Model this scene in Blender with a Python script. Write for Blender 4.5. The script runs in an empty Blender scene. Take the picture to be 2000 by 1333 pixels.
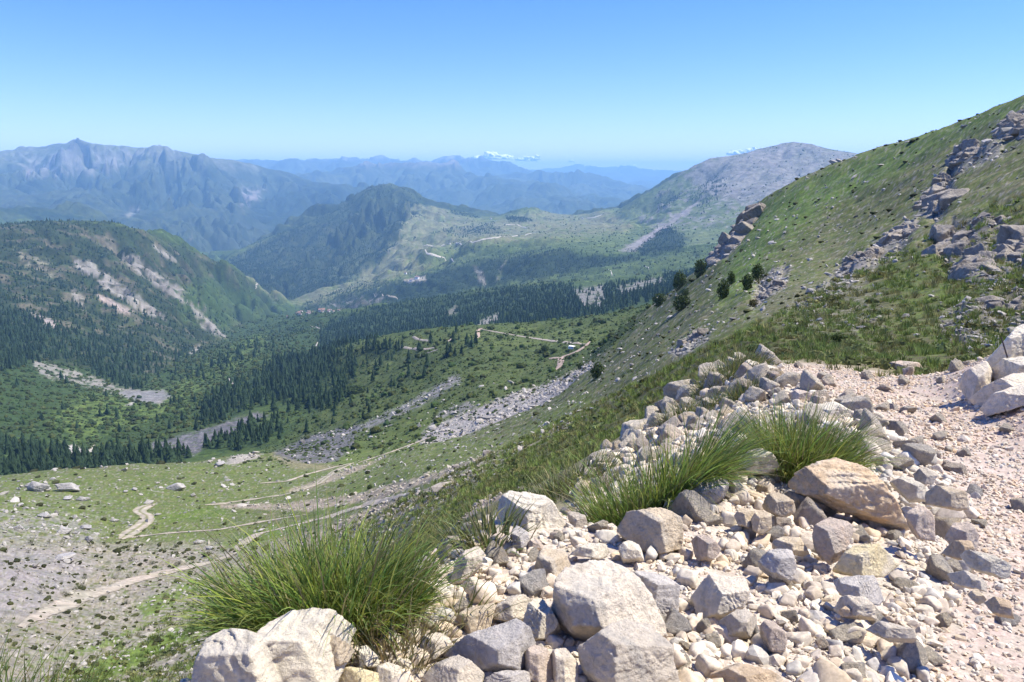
import bpy, bmesh, math, random
import numpy as np
from mathutils import Vector, Matrix
rng = np.random.default_rng(7)
random.seed(7)
scene = bpy.context.scene
C = scene.collection

# ------------------------------------------------------------------ camera model
F = 1444.0; PITCH = math.radians(12.7); CP, SP = math.cos(PITCH), math.sin(PITCH)

def ray(u, v):
    """azimuth and tan(elevation) of a photo position"""
    u = np.asarray(u, float); v = np.asarray(v, float)
    xc = (u-1000.0)/F; yc = (v-666.5)/F
    Y = CP - yc*SP; Z = -SP - yc*CP
    h = np.hypot(xc, Y)
    return np.arctan2(xc, Y), Z/h

def project(x, y, z):
    zc = y*CP - z*SP
    yc = -(y*SP + z*CP)
    zc = np.maximum(zc, 1e-6)
    return 1000.0 + F*x/zc, 666.5 + F*yc/zc

# ------------------------------------------------------------------ noise
def _hash(ix, iy, s):
    h = (ix.astype(np.int64)*374761393 + iy.astype(np.int64)*668265263 + s*974634577) & 0xffffffff
    h = ((h ^ (h >> 13))*1274126177) & 0xffffffff
    return (h ^ (h >> 16)) & 0xffffffff

def h01(ix, iy, s):
    return _hash(ix, iy, s)/4294967295.0

def perlin(x, y, s=0):
    x0 = np.floor(x); y0 = np.floor(y); fx = x-x0; fy = y-y0
    def g(i, j):
        a = h01(x0+i, y0+j, s)*6.2831853
        return np.cos(a)*(fx-i) + np.sin(a)*(fy-j)
    sx = fx*fx*fx*(fx*(fx*6-15)+10); sy = fy*fy*fy*(fy*(fy*6-15)+10)
    a = g(0, 0); b = g(1, 0); c = g(0, 1); d = g(1, 1)
    return 1.5*((a+(b-a)*sx) + ((c+(d-c)*sx)-(a+(b-a)*sx))*sy)

def fbm(x, y, s=0, o=4):
    r = 0.0; a = 0.5
    for k in range(o):
        r = r + a*perlin(x*2.03**k, y*2.03**k, s+k*17); a *= 0.5
    return r

def gully(x, y, dx, dy, s):
    """waves that run down the slope (dx,dy): spurs and gullies; roughly -1..1"""
    x0 = np.floor(x); y0 = np.floor(y); num = 0.0; den = 0.0
    px = -dy*5.2; py = dx*5.2
    for i in (-1, 0, 1, 2):
        for j in (-1, 0, 1, 2):
            cx = x0+i; cy = y0+j
            jx = cx + h01(cx, cy, s)-0.5; jy = cy + h01(cx, cy, s+5)-0.5
            vx = x-jx; vy = y-jy
            w = np.exp(-2.2*(vx*vx+vy*vy))
            num = num + w*np.cos(vx*px+vy*py + 6.28*h01(cx, cy, s+9)); den = den + w
    return num/(den+1e-6)

def sstep(a, b, x):
    t = np.clip((x-a)/(b-a), 0, 1); return t*t*(3-2*t)

# ------------------------------------------------------------------ terrain control lines: (u, v, horizontal distance in metres)
def berm_r(u, v, k=1.13):
    t = -float(ray(u, v)[1]); return k/max(t-0.15, 0.03)
def B(k, *uv): return [(u, v, berm_r(u, v, k)) for u, v in uv]
LINES = []
def L(*p): LINES.append([(u, v, r if r < 12000 else 12000+(r-12000)*0.5) for u, v, r in p])
# road surface and embankment
for v in (1500, 1333, 1200, 1100, 1000, 920):
    LINES.append(B(1.33, (1760+ (1333-v)*.3, v), (2000, v), (2250, v)))
LINES.append(B(1.33, (1740, 860), (1850, 860), (1960, 860)))
LINES.append(B(1.33, (1640, 790), (1740, 790), (1850, 790)))
LINES.append(B(1.32, (1560, 740), (1680, 735), (1850, 735)))
LINES.append(B(1.31, (1500, 718), (1600, 712), (1750, 716), (1880, 722)))
for q in ([(420,1420),(700,1420),(1000,1420),(1300,1420),(1600,1420)], [(520,1330),(700,1320),(900,1310),(1100,1310),(1300,1320),(1500,1320),(1680,1320)],
          [(900,1180),(1050,1180),(1200,1180),(1400,1180),(1550,1180),(1700,1180)], [(950,1080),(1050,1080),(1200,1090),(1400,1080),(1600,1080),(1750,1080)],
          [(965,1010),(1000,970),(1030,962),(1065,980),(1100,1020),(1180,1040),(1250,1020),(1330,990),(1380,960),(1450,905),(1520,915),(1600,905),(1660,870),(1650,835),(1600,795),(1560,765),(1500,735),(1455,718)]):
    LINES.append(B(1.28, *q))
LINES.append(B(1.27, (1500, 960), (1600, 980), (1700, 990)))
# left rim of the embankment and the drop behind it
LINES.append(B(1.27, (430,1270),(520,1245),(640,1240),(760,1255),(860,1200),(910,1120),(945,1050)))
L((380,1430,2.35),(340,1500,2.2),(200,1560,2.1)); L((-200,1560,2.1),(0,1545,2.1),(200,1540,2.15))
L((-200,1480,4),(0,1470,4),(200,1460,4),(350,1440,3.6))
L((-200,1440,10),(0,1420,10),(200,1410,10),(400,1400,8),(600,1400,6),(760,1390,5.2),(850,1330,5),(900,1250,5)); L((0,1375,40),(250,1365,40),(500,1330,25),(700,1300,16),(800,1230,11))
L((870,1075,8),(905,1045,10),(940,1030,13)); L((900,1130,6.5),(850,1150,8),(820,1110,12))
L((1000,1100,5.2),(1060,1120,5.0),(1130,1080,4.6),(1200,1100,4.1),(1280,1080,4.2))
L((1120,985,7.5),(1160,960,7.5),(1220,940,7.0),(1300,920,6.6)); L((1330,1050,4.8),(1400,1000,5.2),(1450,960,6))
L((1150,925,8.3),(1200,895,8.8),(1260,862,9.5),(1330,838,10),(1400,800,10.5),(1430,770,11.5)); L((1390,880,7),(1440,850,7.6),(1520,850,8),(1560,800,9))
L((1380,765,12.5),(1400,730,13.5),(1430,705,15))
L((1885,800,9.9),(1940,808,9.4),(2010,790,9.4),(2100,770,9.2)); L((1900,772,10.6),(1950,758,10.4),(2030,735,10.2),(2120,700,10)); L((1905,738,11.3),(1950,706,11.6),(1990,668,11.8),(2040,640,11.8),(2150,600,11.6)); L((1920,712,13.5),(1960,690,14),(2040,650,14.5),(2150,610,14.5))
# near slope: columns
L((1500,705,17),(1500,680,24),(1500,640,42),(1500,580,80),(1500,520,140),(1500,460,220),(1500,420,310))
L((1650,700,18),(1650,680,24),(1650,620,45),(1650,550,85),(1650,480,135),(1650,410,210),(1650,350,290))
L((1800,708,17),(1800,690,21),(1800,650,30),(1800,600,45),(1800,520,75),(1800,450,105),(1800,380,150),(1800,320,210))
L((1900,700,18),(1900,680,22),(1900,620,35),(1900,540,60),(1900,450,92),(1900,350,135),(1900,270,190))
L((2000,660,20),(2000,620,27),(2000,550,45),(2000,450,80),(2000,350,110),(2000,250,160))
L((2150,640,20),(2150,550,40),(2150,450,65),(2150,300,110),(2150,200,150))
L((1350,800,17),(1350,760,26),(1350,700,45),(1350,640,95),(1350,600,160),(1345,575,250))
L((1200,870,17),(1200,840,30),(1200,780,60),(1200,740,120),(1200,700,210),(1190,680,300))
L((1100,930,14),(1100,880,32),(1100,830,75),(1100,790,170),(1100,770,260))
L((1000,960,17),(1000,930,35),(1000,880,85),(1000,850,150),(1000,820,240))
L((900,1010,18),(900,970,40),(900,920,85),(900,890,140),(900,865,220),(890,850,300))
L((800,1080,28),(800,1020,60),(800,970,100),(800,920,160),(800,890,230),(790,865,330))
L((700,1250,30),(700,1150,58),(700,1060,98),(700,1000,135),(700,950,190),(700,915,270),(690,880,350))
L((500,1200,95),(500,1120,118),(500,1060,140),(500,1000,185),(500,940,255),(500,895,330))
L((250,1333,72),(250,1200,108),(250,1100,140),(250,1010,190),(250,950,240),(250,915,300))
L((0,1333,68),(0,1200,98),(0,1100,128),(0,1000,185),(0,960,230),(0,935,280))
L((-180,1333,68),(-180,1200,95),(-180,1000,180),(-180,940,270))
# meadow rim, then the valley behind it
L((-180,937,285),(0,933,290),(60,925,295),(120,915,300),(250,910,310),(400,905,325),(470,888,335),(540,885,345),(600,905,300))
L((-180,965,400),(0,960,400),(120,945,410),(250,935,415),(400,925,420),(480,905,420))
L((-180,930,540),(0,928,540),(120,915,545),(250,905,545),(400,895,530),(500,880,520))
L((-180,840,760),(0,850,720),(100,860,700),(200,868,690),(350,840,690),(500,815,700),(600,790,720),(700,765,680),(800,745,600))
# valley floor line
L((100,905,600),(160,880,660),(260,790,900),(330,740,1250),(380,690,1700),(430,655,2150),(480,630,2750),(520,612,3200),(550,592,3700),(540,560,4000),(500,535,4400),(440,512,5200))
# left hill
L((0,740,1000),(0,660,1350),(0,600,1700),(0,540,2000),(0,480,2350)); L((-180,720,1000),(-180,600,1600),(-180,500,2200))
L((150,740,1150),(150,660,1500),(150,580,1900),(150,500,2350)); L((250,720,1350),(250,640,1750),(250,560,2150),(250,500,2450)); L((350,640,1950),(350,570,2350),(350,520,2700)); L((430,600,2500),(430,550,2950))
L((-180,440,2600),(0,441,2600),(60,440,2600),(110,434,2620),(160,440,2620),(210,437,2640),(240,441,2660),(280,458,2720),(320,475,2800),(370,495,2950),(420,510,3150),(460,530,3350),(500,560,3600),(530,585,3750))
L((-180,520,3500),(0,515,3500),(200,510,3500),(330,535,3600),(420,555,3900))
# right side of the valley, crest of the grassy shelf
L((480,660,1700),(480,700,1250),(480,760,900),(490,820,680)); L((580,650,1800),(580,700,1200),(580,760,850),(590,830,560))
L((700,720,800),(700,760,640),(700,800,520),(700,850,410)); L((850,690,640),(850,740,510),(850,800,400),(850,850,320))
L((950,660,650),(950,700,540),(950,740,445),(950,780,365)); L((1050,650,700),(1050,700,520),(1050,740,430),(1050,780,330)); L((1150,640,620),(1150,680,470),(1140,715,390),(1080,745,370),(1000,790,335),(930,830,320),(850,865,310))
L((600,698,1150),(650,680,1050),(700,668,960),(760,655,880),(840,645,800),(900,640,760),(950,638,740),(1020,634,740),(1100,628,720),(1180,618,700),(1250,600,720),(1300,588,800))
L((640,700,1300),(700,690,1200),(840,668,1050),(950,660,1000),(1100,650,950),(1250,625,950),(1320,610,1050))
# forest step
L((560,680,1600),(640,680,1500),(760,660,1420),(900,640,1380),(1060,625,1320),(1200,600,1250),(1300,580,1250))
L((600,650,1850),(700,635,1750),(850,610,1750),(1000,590,1650),(1150,575,1550),(1300,560,1550))
L((560,615,2700),(600,613,2400),(650,607,2250),(720,600,2150),(800,588,2080),(880,578,2020),(960,565,1980),(1030,558,1950),(1110,552,1920),(1200,545,1900),(1300,535,1900),(1380,520,1900))
L((600,622,3000),(660,618,2700),(800,603,2550),(960,580,2450),(1110,565,2350),(1250,552,2300),(1380,540,2300))
# upper forest step and the plateau behind
L((580,606,3500),(640,604,3350),(720,592,3000),(850,578,2800),(960,560,2700),(1110,545,2600),(1250,530,2550),(1380,515,2500))
L((560,590,3900),(640,570,3700),(740,555,3500),(800,543,3400),(870,522,3300),(950,505,3200),(1030,495,3100),(1110,488,3000),(1200,490,2950),(1260,500,2850),(1340,490,2800),(1400,475,2800))
L((820,495,3900),(900,480,3700),(980,466,3700),(1060,460,3700),(1150,455,3700),(1250,450,3700),(1330,455,3500))
# middle mountain
L((560,570,4100),(640,545,4150),(720,520,4200),(800,505,4050)); L((500,560,4200),(560,535,4400),(650,500,4600),(750,470,4700),(830,455,4700),(900,450,4600))
L((440,514,5200),(470,497,5250),(500,478,5350),(560,455,5500),(610,433,5600),(650,410,5700),(690,388,5800),(720,368,5900),(745,360,5950),(765,358,5950),(790,366,5900),(812,372,5850),(830,388,5750),(860,402,5650),(890,415,5550),(930,424,5500),(960,426,5450),(985,420,5400),(1005,412,5400),(1030,405,5400),(1050,408,5400),(1075,420,5350),(1110,427,5300),(1150,424,5250),(1190,413,5250),(1230,400,5200),(1270,378,5150),(1320,348,5150),(1360,324,5200),(1390,310,5250),(1440,303,5350),(1490,295,5450),(1525,280,5550),(1550,277,5600),(1580,281,5600),(1610,291,5600),(1650,297,5600),(1700,305,5600),(1850,322,5600),(2050,345,5600),(2250,350,5600))
L((690,460,5150),(740,420,5400),(800,400,5550)); L((800,420,5300),(815,395,5550)); L((640,480,4950),(690,430,5350)); L((752,362,5900),(735,395,5500),(715,430,5100),(690,470,4750),(660,510,4400)); L((700,405,5600),(680,440,5350),(650,475,5050)); L((815,376,5800),(800,400,5450),(775,440,5000),(765,480,4600)); L((765,385,5700),(770,420,5350),(745,455,5000)); L((600,455,5350),(600,490,4950),(600,530,4550)); L((550,475,5300),(545,510,4900))
L((440,530,6400),(560,490,7000),(690,430,7200),(765,410,7200),(860,440,7000),(960,450,6900),(1050,440,6900),(1190,440,6800),(1320,400,6600),(1440,350,6900),(1550,330,7000),(1700,340,7000),(2050,370,7000))
# right grey mountain front
L((1330,480,3200),(1330,440,3700),(1330,400,4300),(1330,365,4900)); L((1430,480,3100),(1430,430,3700),(1430,380,4300),(1430,330,4950)); L((1550,460,3200),(1550,400,3900),(1550,340,4700),(1550,300,5300)); L((1700,400,3800),(1700,340,4800))
L((1230,440,4300),(1240,420,4700)); L((1150,440,4500),(1060,440,4600),(980,440,4700))
L((1420,530,2400),(1500,520,2400),(1650,500,2400),(1900,480,2400)); L((1450,540,1300),(1600,530,1300),(1900,500,1300))
# near hill skyline
L((2200,130,150),(2100,150,180),(2050,168,190),(2000,189,200),(1960,206,210),(1920,223,220),(1850,250,245),(1780,275,270),(1720,291,300),(1680,301,320),(1620,324,345),(1560,350,365),(1510,378,380),(1480,396,385),(1462,420,385),(1440,450,385),(1410,492,375),(1370,525,365),(1335,552,350),(1290,590,360),(1250,612,380),(1200,650,390),(1165,690,385),(1150,718,370))
L((2200,260,300),(2000,300,380),(1850,350,450),(1680,400,520),(1560,450,600),(1480,500,600),(1420,570,520),(1350,610,520),(1290,640,520))
# far left massif
L((-200,415,6000),(0,409,6000),(60,408,6000),(110,412,6000),(150,420,5900),(190,435,5800),(250,460,5600)); L((-200,430,6800),(0,428,6800),(150,440,6700))
L((-200,390,8000),(0,385,8000),(100,375,8300),(200,370,8600)); L((0,340,9500),(100,325,9800),(200,330,9800)); L((260,470,6300),(300,430,7000),(360,400,7700)); L((400,470,6700),(420,430,7300),(440,390,8000)); L((440,506,6300),(480,480,6600),(560,460,6900),(640,430,7300))
L((312,290,10100),(318,315,9500),(300,350,8900),(262,385,8300),(225,412,7700),(205,432,7000)); L((335,300,10200),(370,335,9500),(400,370,8800),(440,410,8000),(450,450,7200))
L((250,325,10300),(240,350,9700),(215,375,9200),(190,395,8700)); L((345,330,9950),(350,360,9400),(345,400,8700),(350,440,7800)); L((470,345,10200),(470,375,9500),(480,420,8600))
L((150,290,10700),(175,315,10100),(215,335,9700)); L((90,305,10700),(110,330,10300),(130,360,9600)); L((50,310,10800),(40,345,10000),(60,380,9000)); L((560,350,10200),(600,380,9300),(640,400,8500)); L((520,350,10500),(530,385,9700),(550,420,8700)); L((680,370,9900),(660,395,9200),(620,430,8200))
L((-200,312,11000),(-60,305,11000),(0,302,11000),(20,299,11000),(40,301,11000),(70,294,11000),(100,289,11000),(125,284,11000),(138,276,11000),(150,273,11000),(165,278,11000),(182,285,11000),(215,285,10900),(250,293,10700),(270,300,10500),(279,290,10300),(300,288,10200),(311,287,10200),(315,282,10200),(330,291,10200),(345,299,10300),(370,304,10400),(420,311,10600),(480,318,10800),(515,325,10800),(530,330,10800),(570,338,10800),(580,344,10700),(620,358,10500),(650,361,10300),(680,362,10200),(693,375,10000),(705,395,9500))
L((-200,350,13500),(0,345,13500),(150,330,13500),(315,335,13500),(480,355,13500),(600,370,13500),(700,400,13000))
# far ranges
L((600,390,12500),(760,400,12000),(880,410,10800),(960,415,10000),(1060,425,9500),(1180,425,9500))
L((700,380,13500),(760,370,13500),(840,370,13200)); L((560,340,17000),(600,340,17000),(640,331,17000),(670,322,16800),(700,317,16500),(715,317,16500),(740,323,16500),(770,319,16500),(830,318,16500),(890,320,16200),(903,328,16000),(925,338,15500),(945,345,15000))
L((900,358,13800),(940,350,13500),(1000,352,13500),(1060,358,13200),(1110,372,12800),(1170,388,12300),(1230,402,12000),(1300,410,12000)); L((1020,398,10400),(1090,395,10300),(1160,400,10300),(1230,410,10300))
L((600,360,21000),(760,345,21000),(900,350,20000),(1000,372,18000),(1100,390,15500),(1250,405,14500))
L((950,346,19500),(1000,344,19500),(1040,333,19500),(1060,331,19500),(1080,338,19500),(1097,343,19500),(1112,335,19500),(1122,332,19500),(1135,339,19500),(1160,353,19000),(1200,362,18500),(1260,372,18000),(1330,380,18000))
L((880,335,24000),(1000,352,24000),(1122,352,24000),(1250,372,24000),(1350,380,24000))
L((380,306,29000),(440,312,29000),(480,310,29000),(520,311,29000),(560,316,29000),(600,309,29000),(630,307,29000),(655,304,29000),(670,302,29000),(690,307,29000),(705,309,29000),(722,304,29000),(735,308,29000),(760,313,29000),(785,313,29000),(800,310,29000),(820,316,29000),(850,316,29000),(880,313,28500),(905,310,28000),(935,311,28000),(955,314,28000),(980,319,28000),(1000,326,28000),(1030,334,28000),(1080,342,28000),(1150,352,28000),(1250,362,28000),(1350,365,28000))
L((380,330,36000),(670,325,36000),(900,330,36000),(1000,345,36000),(1200,352,36000),(1350,352,36000))
L((380,318,46000),(900,330,46000),(1000,334,46000),(1060,331,46000),(1110,329,46000),(1140,323,46000),(1160,325,46000),(1185,330,46000),(1203,325,46000),(1230,330,46000),(1270,335,46000),(1330,334,46000),(1400,332,46000),(1600,332,46000))
L((-400,350,60000),(400,345,60000),(1000,342,60000),(1600,342,60000),(2400,350,60000)); L((1500,350,20000),(2200,350,20000),(1500,350,33000),(2200,350,33000)); L((-200,330,20000),(200,330,20000),(-200,330,33000),(200,330,33000))

SR = 0.7
def control():
    P = []
    for ln in LINES:
        for (a, b) in zip(ln[:-1], ln[1:]):
            d = max(math.hypot(a[0]-b[0], a[1]-b[1])/30.0, abs(math.log(a[2]/b[2]))/0.22)
            n = max(1, int(math.ceil(d)))
            for k in range(n):
                t = k/n
                P.append((a[0]+(b[0]-a[0])*t, a[1]+(b[1]-a[1])*t, a[2]*(b[2]/a[2])**t))
        P.append(ln[-1])
    P = np.array(P)
    az, te = ray(P[:, 0], P[:, 1])
    X = np.stack([az, np.log(P[:, 2])*SR], 1)
    return X, te
CX, CT = control()

NA = 1000; A0, A1 = math.radians(-46), math.radians(46)
_seg = [(1.0, 1.8, .35), (1.8, 16, 1.0), (16, 60, .8), (60, 500, 1.25), (500, 2000, 1.3), (2000, 6500, 2.2), (6500, 20000, 1.9), (20000, 36000, .9)]
NR = 1650
def make_rows():
    x = [0.0]; w = [0.0]
    for a, b, k in _seg:
        x.append(math.log(b)); w.append(w[-1] + (math.log(b)-math.log(a))*k)
    return np.interp(np.linspace(0, w[-1], NR), w, x)
LR = make_rows(); RR = np.exp(LR); AZ = np.linspace(A0, A1, NA)

def rbf_surface():
    n = len(CX)
    D = np.sqrt(((CX[:, None, :]-CX[None, :, :])**2).sum(-1) + 1e-6)
    A = np.zeros((n+3, n+3)); A[:n, :n] = -D + 1.5e-3*np.eye(n)
    Pm = np.column_stack([np.ones(n), CX]); A[:n, n:] = Pm; A[n:, :n] = Pm.T
    s = np.linalg.solve(A, np.concatenate([CT, np.zeros(3)]))
    ja = np.linspace(0, NA-1, 400); jr = np.linspace(0, NR-1, 640)
    ga = np.interp(ja, np.arange(NA), AZ); gl = np.interp(jr, np.arange(NR), LR)*SR
    out = np.empty((len(jr), len(ja)))
    for i, l in enumerate(gl):
        d = np.sqrt((ga[:, None]-CX[None, :, 0])**2 + (l-CX[None, :, 1])**2 + 1e-6)
        out[i] = -(d @ s[:n]) + s[n] + ga*s[n+1] + l*s[n+2]
    # cubic (Catmull-Rom) upsampling
    def up(M, j, N):
        t = np.arange(N)*(len(j)-1)/(N-1); i = np.clip(np.floor(t).astype(int), 0, len(j)-2); f = (t-i)[:, None]
        p0 = M[np.clip(i-1, 0, len(j)-1)]; p1 = M[i]; p2 = M[i+1]; p3 = M[np.clip(i+2, 0, len(j)-1)]
        return 0.5*((2*p1) + (p2-p0)*f + (2*p0-5*p1+4*p2-p3)*f*f + (3*p1-p0-3*p2+p3)*f**3)
    return up(up(out, jr, NR).T, ja, NA).T
T0 = rbf_surface()
GR = RR[:, None]; GX = GR*np.sin(AZ)[None, :]; GY = GR*np.cos(AZ)[None, :]
GZ0 = T0*GR

def grad(Z):
    """world gradient (gx, gy) of a height field on the polar grid"""
    dr = np.gradient(Z, axis=0)/np.gradient(RR)[:, None]
    da = np.gradient(Z, axis=1)/(AZ[1]-AZ[0])/GR
    s, c = np.sin(AZ)[None, :], np.cos(AZ)[None, :]
    return dr*s + da*c, dr*c - da*s

def polysd(P, U, V):
    """signed distance (inside positive) to a polygon, in photo pixels"""
    P = np.array(P, float); n = len(P)
    d2 = np.full(U.shape, 1e18); ins = np.zeros(U.shape, bool)
    for i in range(n):
        ax, ay = P[i]; bx, by = P[(i+1) % n]
        ex, ey = bx-ax, by-ay
        t = np.clip(((U-ax)*ex+(V-ay)*ey)/(ex*ex+ey*ey+1e-9), 0, 1)
        d2 = np.minimum(d2, (U-ax-t*ex)**2+(V-ay-t*ey)**2)
        cr = ((ay > V) != (by > V)) & (U < (bx-ax)*(V-ay)/(by-ay+1e-12)+ax)
        ins ^= cr
    d = np.sqrt(d2)
    return np.where(ins, d, -d)

def crest_damp():
    """keep the named crest lines where they are: less added relief close to them"""
    D = np.full(GZ0.shape, 9.0)
    for ln in LINES:
        rr = [p[2] for p in ln]
        if len(ln) < 9 or min(rr) < 2000 and not (min(rr) >= 140 and max(rr) < 420 and len(ln) > 15): continue
        P = np.array(ln); az, _ = ray(P[:, 0], P[:, 1]); l = np.log(P[:, 2])
        if az[0] > az[-1]: az = az[::-1]; l = l[::-1]
        li = np.interp(AZ, az, l, left=99, right=99); D = np.minimum(D, np.abs(LR[:, None]-li[None, :]))
    return np.maximum(0.28+0.72*sstep(0.01, 0.08, D), 0.75*sstep(12500, 14500, GR))
def relief():
    global DAMP
    DAMP = crest_damp()
    Z = GZ0.copy()
    gx, gy = grad(GZ0)
    gl = np.hypot(gx, gy)+1e-6
    sl = np.clip(gl/0.45, 0.15, 1.3)
    for k in range(-2, 16):
        lam = 0.5*2.0**k
        w = sstep(0.003, 0.008, lam/GR)*(1-sstep(0.05+0.03*sstep(2000, 4000, GR), 0.11+0.05*sstep(2000, 4000, GR), lam/GR))
        rows = np.where(w[:, 0] > 0.01)[0]
        if len(rows) == 0: continue
        a, b = rows[0], rows[-1]+1
        x, y, r = GX[a:b], GY[a:b], GR[a:b]
        far = sstep(1200, 3000, r)
        near = 1-sstep(10, 25, r)
        amp = (0.10 + 1.1*far)*sl[a:b]
        amp = amp*(1-0.6*sstep(.12, .22, AZ)[None, :]*sstep(2800, 3300, r)*(1-sstep(6500, 7500, r)))
        amp = amp*(1+0.7*sstep(50, 90, r)*(1-sstep(900, 1500, r)))*(1-near) + 0.03*near
        n = perlin(x/lam+3.1*k, y/lam-1.7*k, 100+k)
        wx = n*0.35
        if lam >= 8:
            q = gully(x/(lam*1.6)+wx, y/(lam*1.6)+wx, gx[a:b]/gl[a:b], gy[a:b]/gl[a:b], 300+k)
            q = 1-2*np.abs(q)**0.9
            mix = 0.35+0.5*far
            n = n*(1-mix*0.6) - q*mix*0.55
        Z[a:b] += amp*lam*0.42*w[a:b]*n*(DAMP[a:b] if lam > 20 else 1.0)
    # rock bands: stepped, blocky relief on the near hill
    U, V = project(GX, GY, GZ0)
    for i, P in enumerate(OUT):
        a, b = np.searchsorted(RR, (22, 420)); m = sstep(-10, 10, polysd(P, U[a:b], V[a:b]) + 10*perlin(GX[a:b]/6, GY[a:b]/6, 77))
        x, y, r = GX[a:b], GY[a:b], GR[a:b]; s = r/100.0
        n = perlin(x/(5*s)+3, y/(5*s), 55)+0.6*perlin(x/(2.2*s), y/(2.2*s), 56); n = np.floor(n*3.0)/3.0*0.7+0.3*n
        Z[a:b] += m*s*(1.5 if i in (4, 9) else 1.0)*n
    return Z
OUT = [[(2010,205),(1960,240),(1955,275),(2010,265)], [(1955,270),(1870,295),(1850,340),(1880,335),(1960,300)], [(1865,310),(1820,385),(1795,420),(1830,430),(1860,390)], [(1800,415),(1730,470),(1680,500),(1640,540),(1700,530),(1760,490)],
       [(1830,470),(1860,430),(1990,440),(2010,560),(1900,560),(1850,540)], [(1470,400),(1440,440),(1405,500),(1420,505),(1460,450),(1480,415)], [(1660,500),(1720,490),(1660,560),(1580,610),(1560,600),(1620,550)], [(1480,540),(1540,520),(1530,560),(1470,600)],
       [(1310,690),(1360,650),(1385,645),(1380,665),(1330,700)], [(1850,600),(2010,560),(2010,640),(1900,690),(1830,650)]]
GZ = relief()
GU, GV = project(GX, GY, GZ)

def height(x, y):
    """terrain height at world x, y"""
    x = np.asarray(x, float); y = np.asarray(y, float)
    r = np.hypot(x, y); a = np.arctan2(x, y)
    fi = np.clip(np.interp(np.log(np.maximum(r, 1.0)), LR, np.arange(NR)), 0, NR-1.001); fj = np.clip((a-A0)/(A1-A0)*(NA-1), 0, NA-1.001)
    i = fi.astype(int); j = fj.astype(int); u = fi-i; v = fj-j
    return (GZ[i, j]*(1-u)*(1-v)+GZ[i+1, j]*u*(1-v)+GZ[i, j+1]*(1-u)*v+GZ[i+1, j+1]*u*v)

TT = GZ/GR
def hit(u, v, rmin=1.5, dv=0.0):
    """first terrain point seen at a photo position"""
    az, te = ray(u, v+dv)
    fj = np.clip((az-A0)/(A1-A0)*(NA-1), 0, NA-1.001); j = int(fj); f = fj-j
    col = TT[:, j]*(1-f)+TT[:, j+1]*f
    k = np.where((col >= te) & (RR > rmin))[0]
    if len(k) == 0: return None
    i = k[0]
    if i > 0 and col[i-1] < te:
        t = (te-col[i-1])/(col[i]-col[i-1]); r = math.exp(LR[i-1]+(LR[i]-LR[i-1])*t)
    else: r = RR[i]
    x, y = r*math.sin(az), r*math.cos(az)
    return x, y, float(height(x, y)), r
# ------------------------------------------------------------------ land cover
LA = np.broadcast_to(AZ[None, :], GZ.shape); LL = np.broadcast_to(LR[:, None], GZ.shape)
def ln(k, s, o=4): return fbm(LA*k, LL*k, s, o)
N1 = ln(28, 1, 5); N2 = ln(90, 2, 4); N3 = ln(260, 3, 3); N4 = ln(9, 4, 4); N5 = ln(620, 5, 2)
JU = GU + 11*ln(60, 11, 4) ; JV = GV + 7*ln(60, 12, 4)
ALB = np.empty(GZ.shape+(3,)); ALB[:] = (0.10, 0.115, 0.038)
CON = np.zeros(GZ.shape); BUS = np.zeros(GZ.shape); STO = np.zeros(GZ.shape); TUS = np.zeros(GZ.shape)
GXs, GYs = grad(GZ)
SLOPE = np.hypot(GXs, GYs)
def rows(r0, r1): return slice(max(0, int(np.searchsorted(RR, r0))), max(1, int(np.searchsorted(RR, r1))))
def paint(m, col, sl=slice(None)):
    ALB[sl] += (np.array(col)-ALB[sl])*np.clip(m, 0, 1)[..., None]
def zone(P, r0, r1, soft=8.0, jit=1.0):
    sl = rows(r0, r1)
    U = GU[sl]+(JU[sl]-GU[sl])*jit; V = GV[sl]+(JV[sl]-GV[sl])*jit
    P = np.array(P, float)
    bb = (U > P[:, 0].min()-40) & (U < P[:, 0].max()+40) & (V > P[:, 1].min()-40) & (V < P[:, 1].max()+40)
    m = np.zeros(U.shape)
    if bb.any(): m[bb] = sstep(-soft, soft, polysd(P, U[bb], V[bb])+jit*(9*N2[sl][bb]+9*N3[sl][bb])*min(1.6, soft/5))
    return sl, m
def patch(P, r0, r1, col, soft=8.0, amt=1.0, thr=None, jit=1.0, noise=None):
    sl, m = zone(P, r0, r1, soft, jit)
    if thr is not None: m = m*sstep(thr-0.12, thr+0.12, (N2 if noise is None else noise)[sl])
    paint(m*amt, col, sl); return sl, m
MEADOW = (0.118, 0.138, 0.043); SLOPEG = (0.112, 0.128, 0.042); DRY = (0.20, 0.18, 0.10); SHRUB = (0.07, 0.078, 0.032); LEAFY = (0.05, 0.075, 0.022)
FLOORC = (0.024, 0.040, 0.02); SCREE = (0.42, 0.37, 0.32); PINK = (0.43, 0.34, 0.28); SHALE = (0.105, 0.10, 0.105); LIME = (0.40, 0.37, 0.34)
# generic cover by distance
R = np.broadcast_to(GR, GZ.shape)
paint(sstep(-0.1, 0.35, N1)*0.6, DRY)
paint(sstep(0.0, 0.3, N2)*0.5, SHRUB)
v_ = sstep(420, 560, R); paint(v_, (0.062, 0.085, 0.026)); paint(v_*sstep(-0.15, 0.25, N2)*0.7, (0.035, 0.055, 0.018)); paint(v_*sstep(0.05, 0.4, N1)*0.6, (0.10, 0.125, 0.04))
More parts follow.
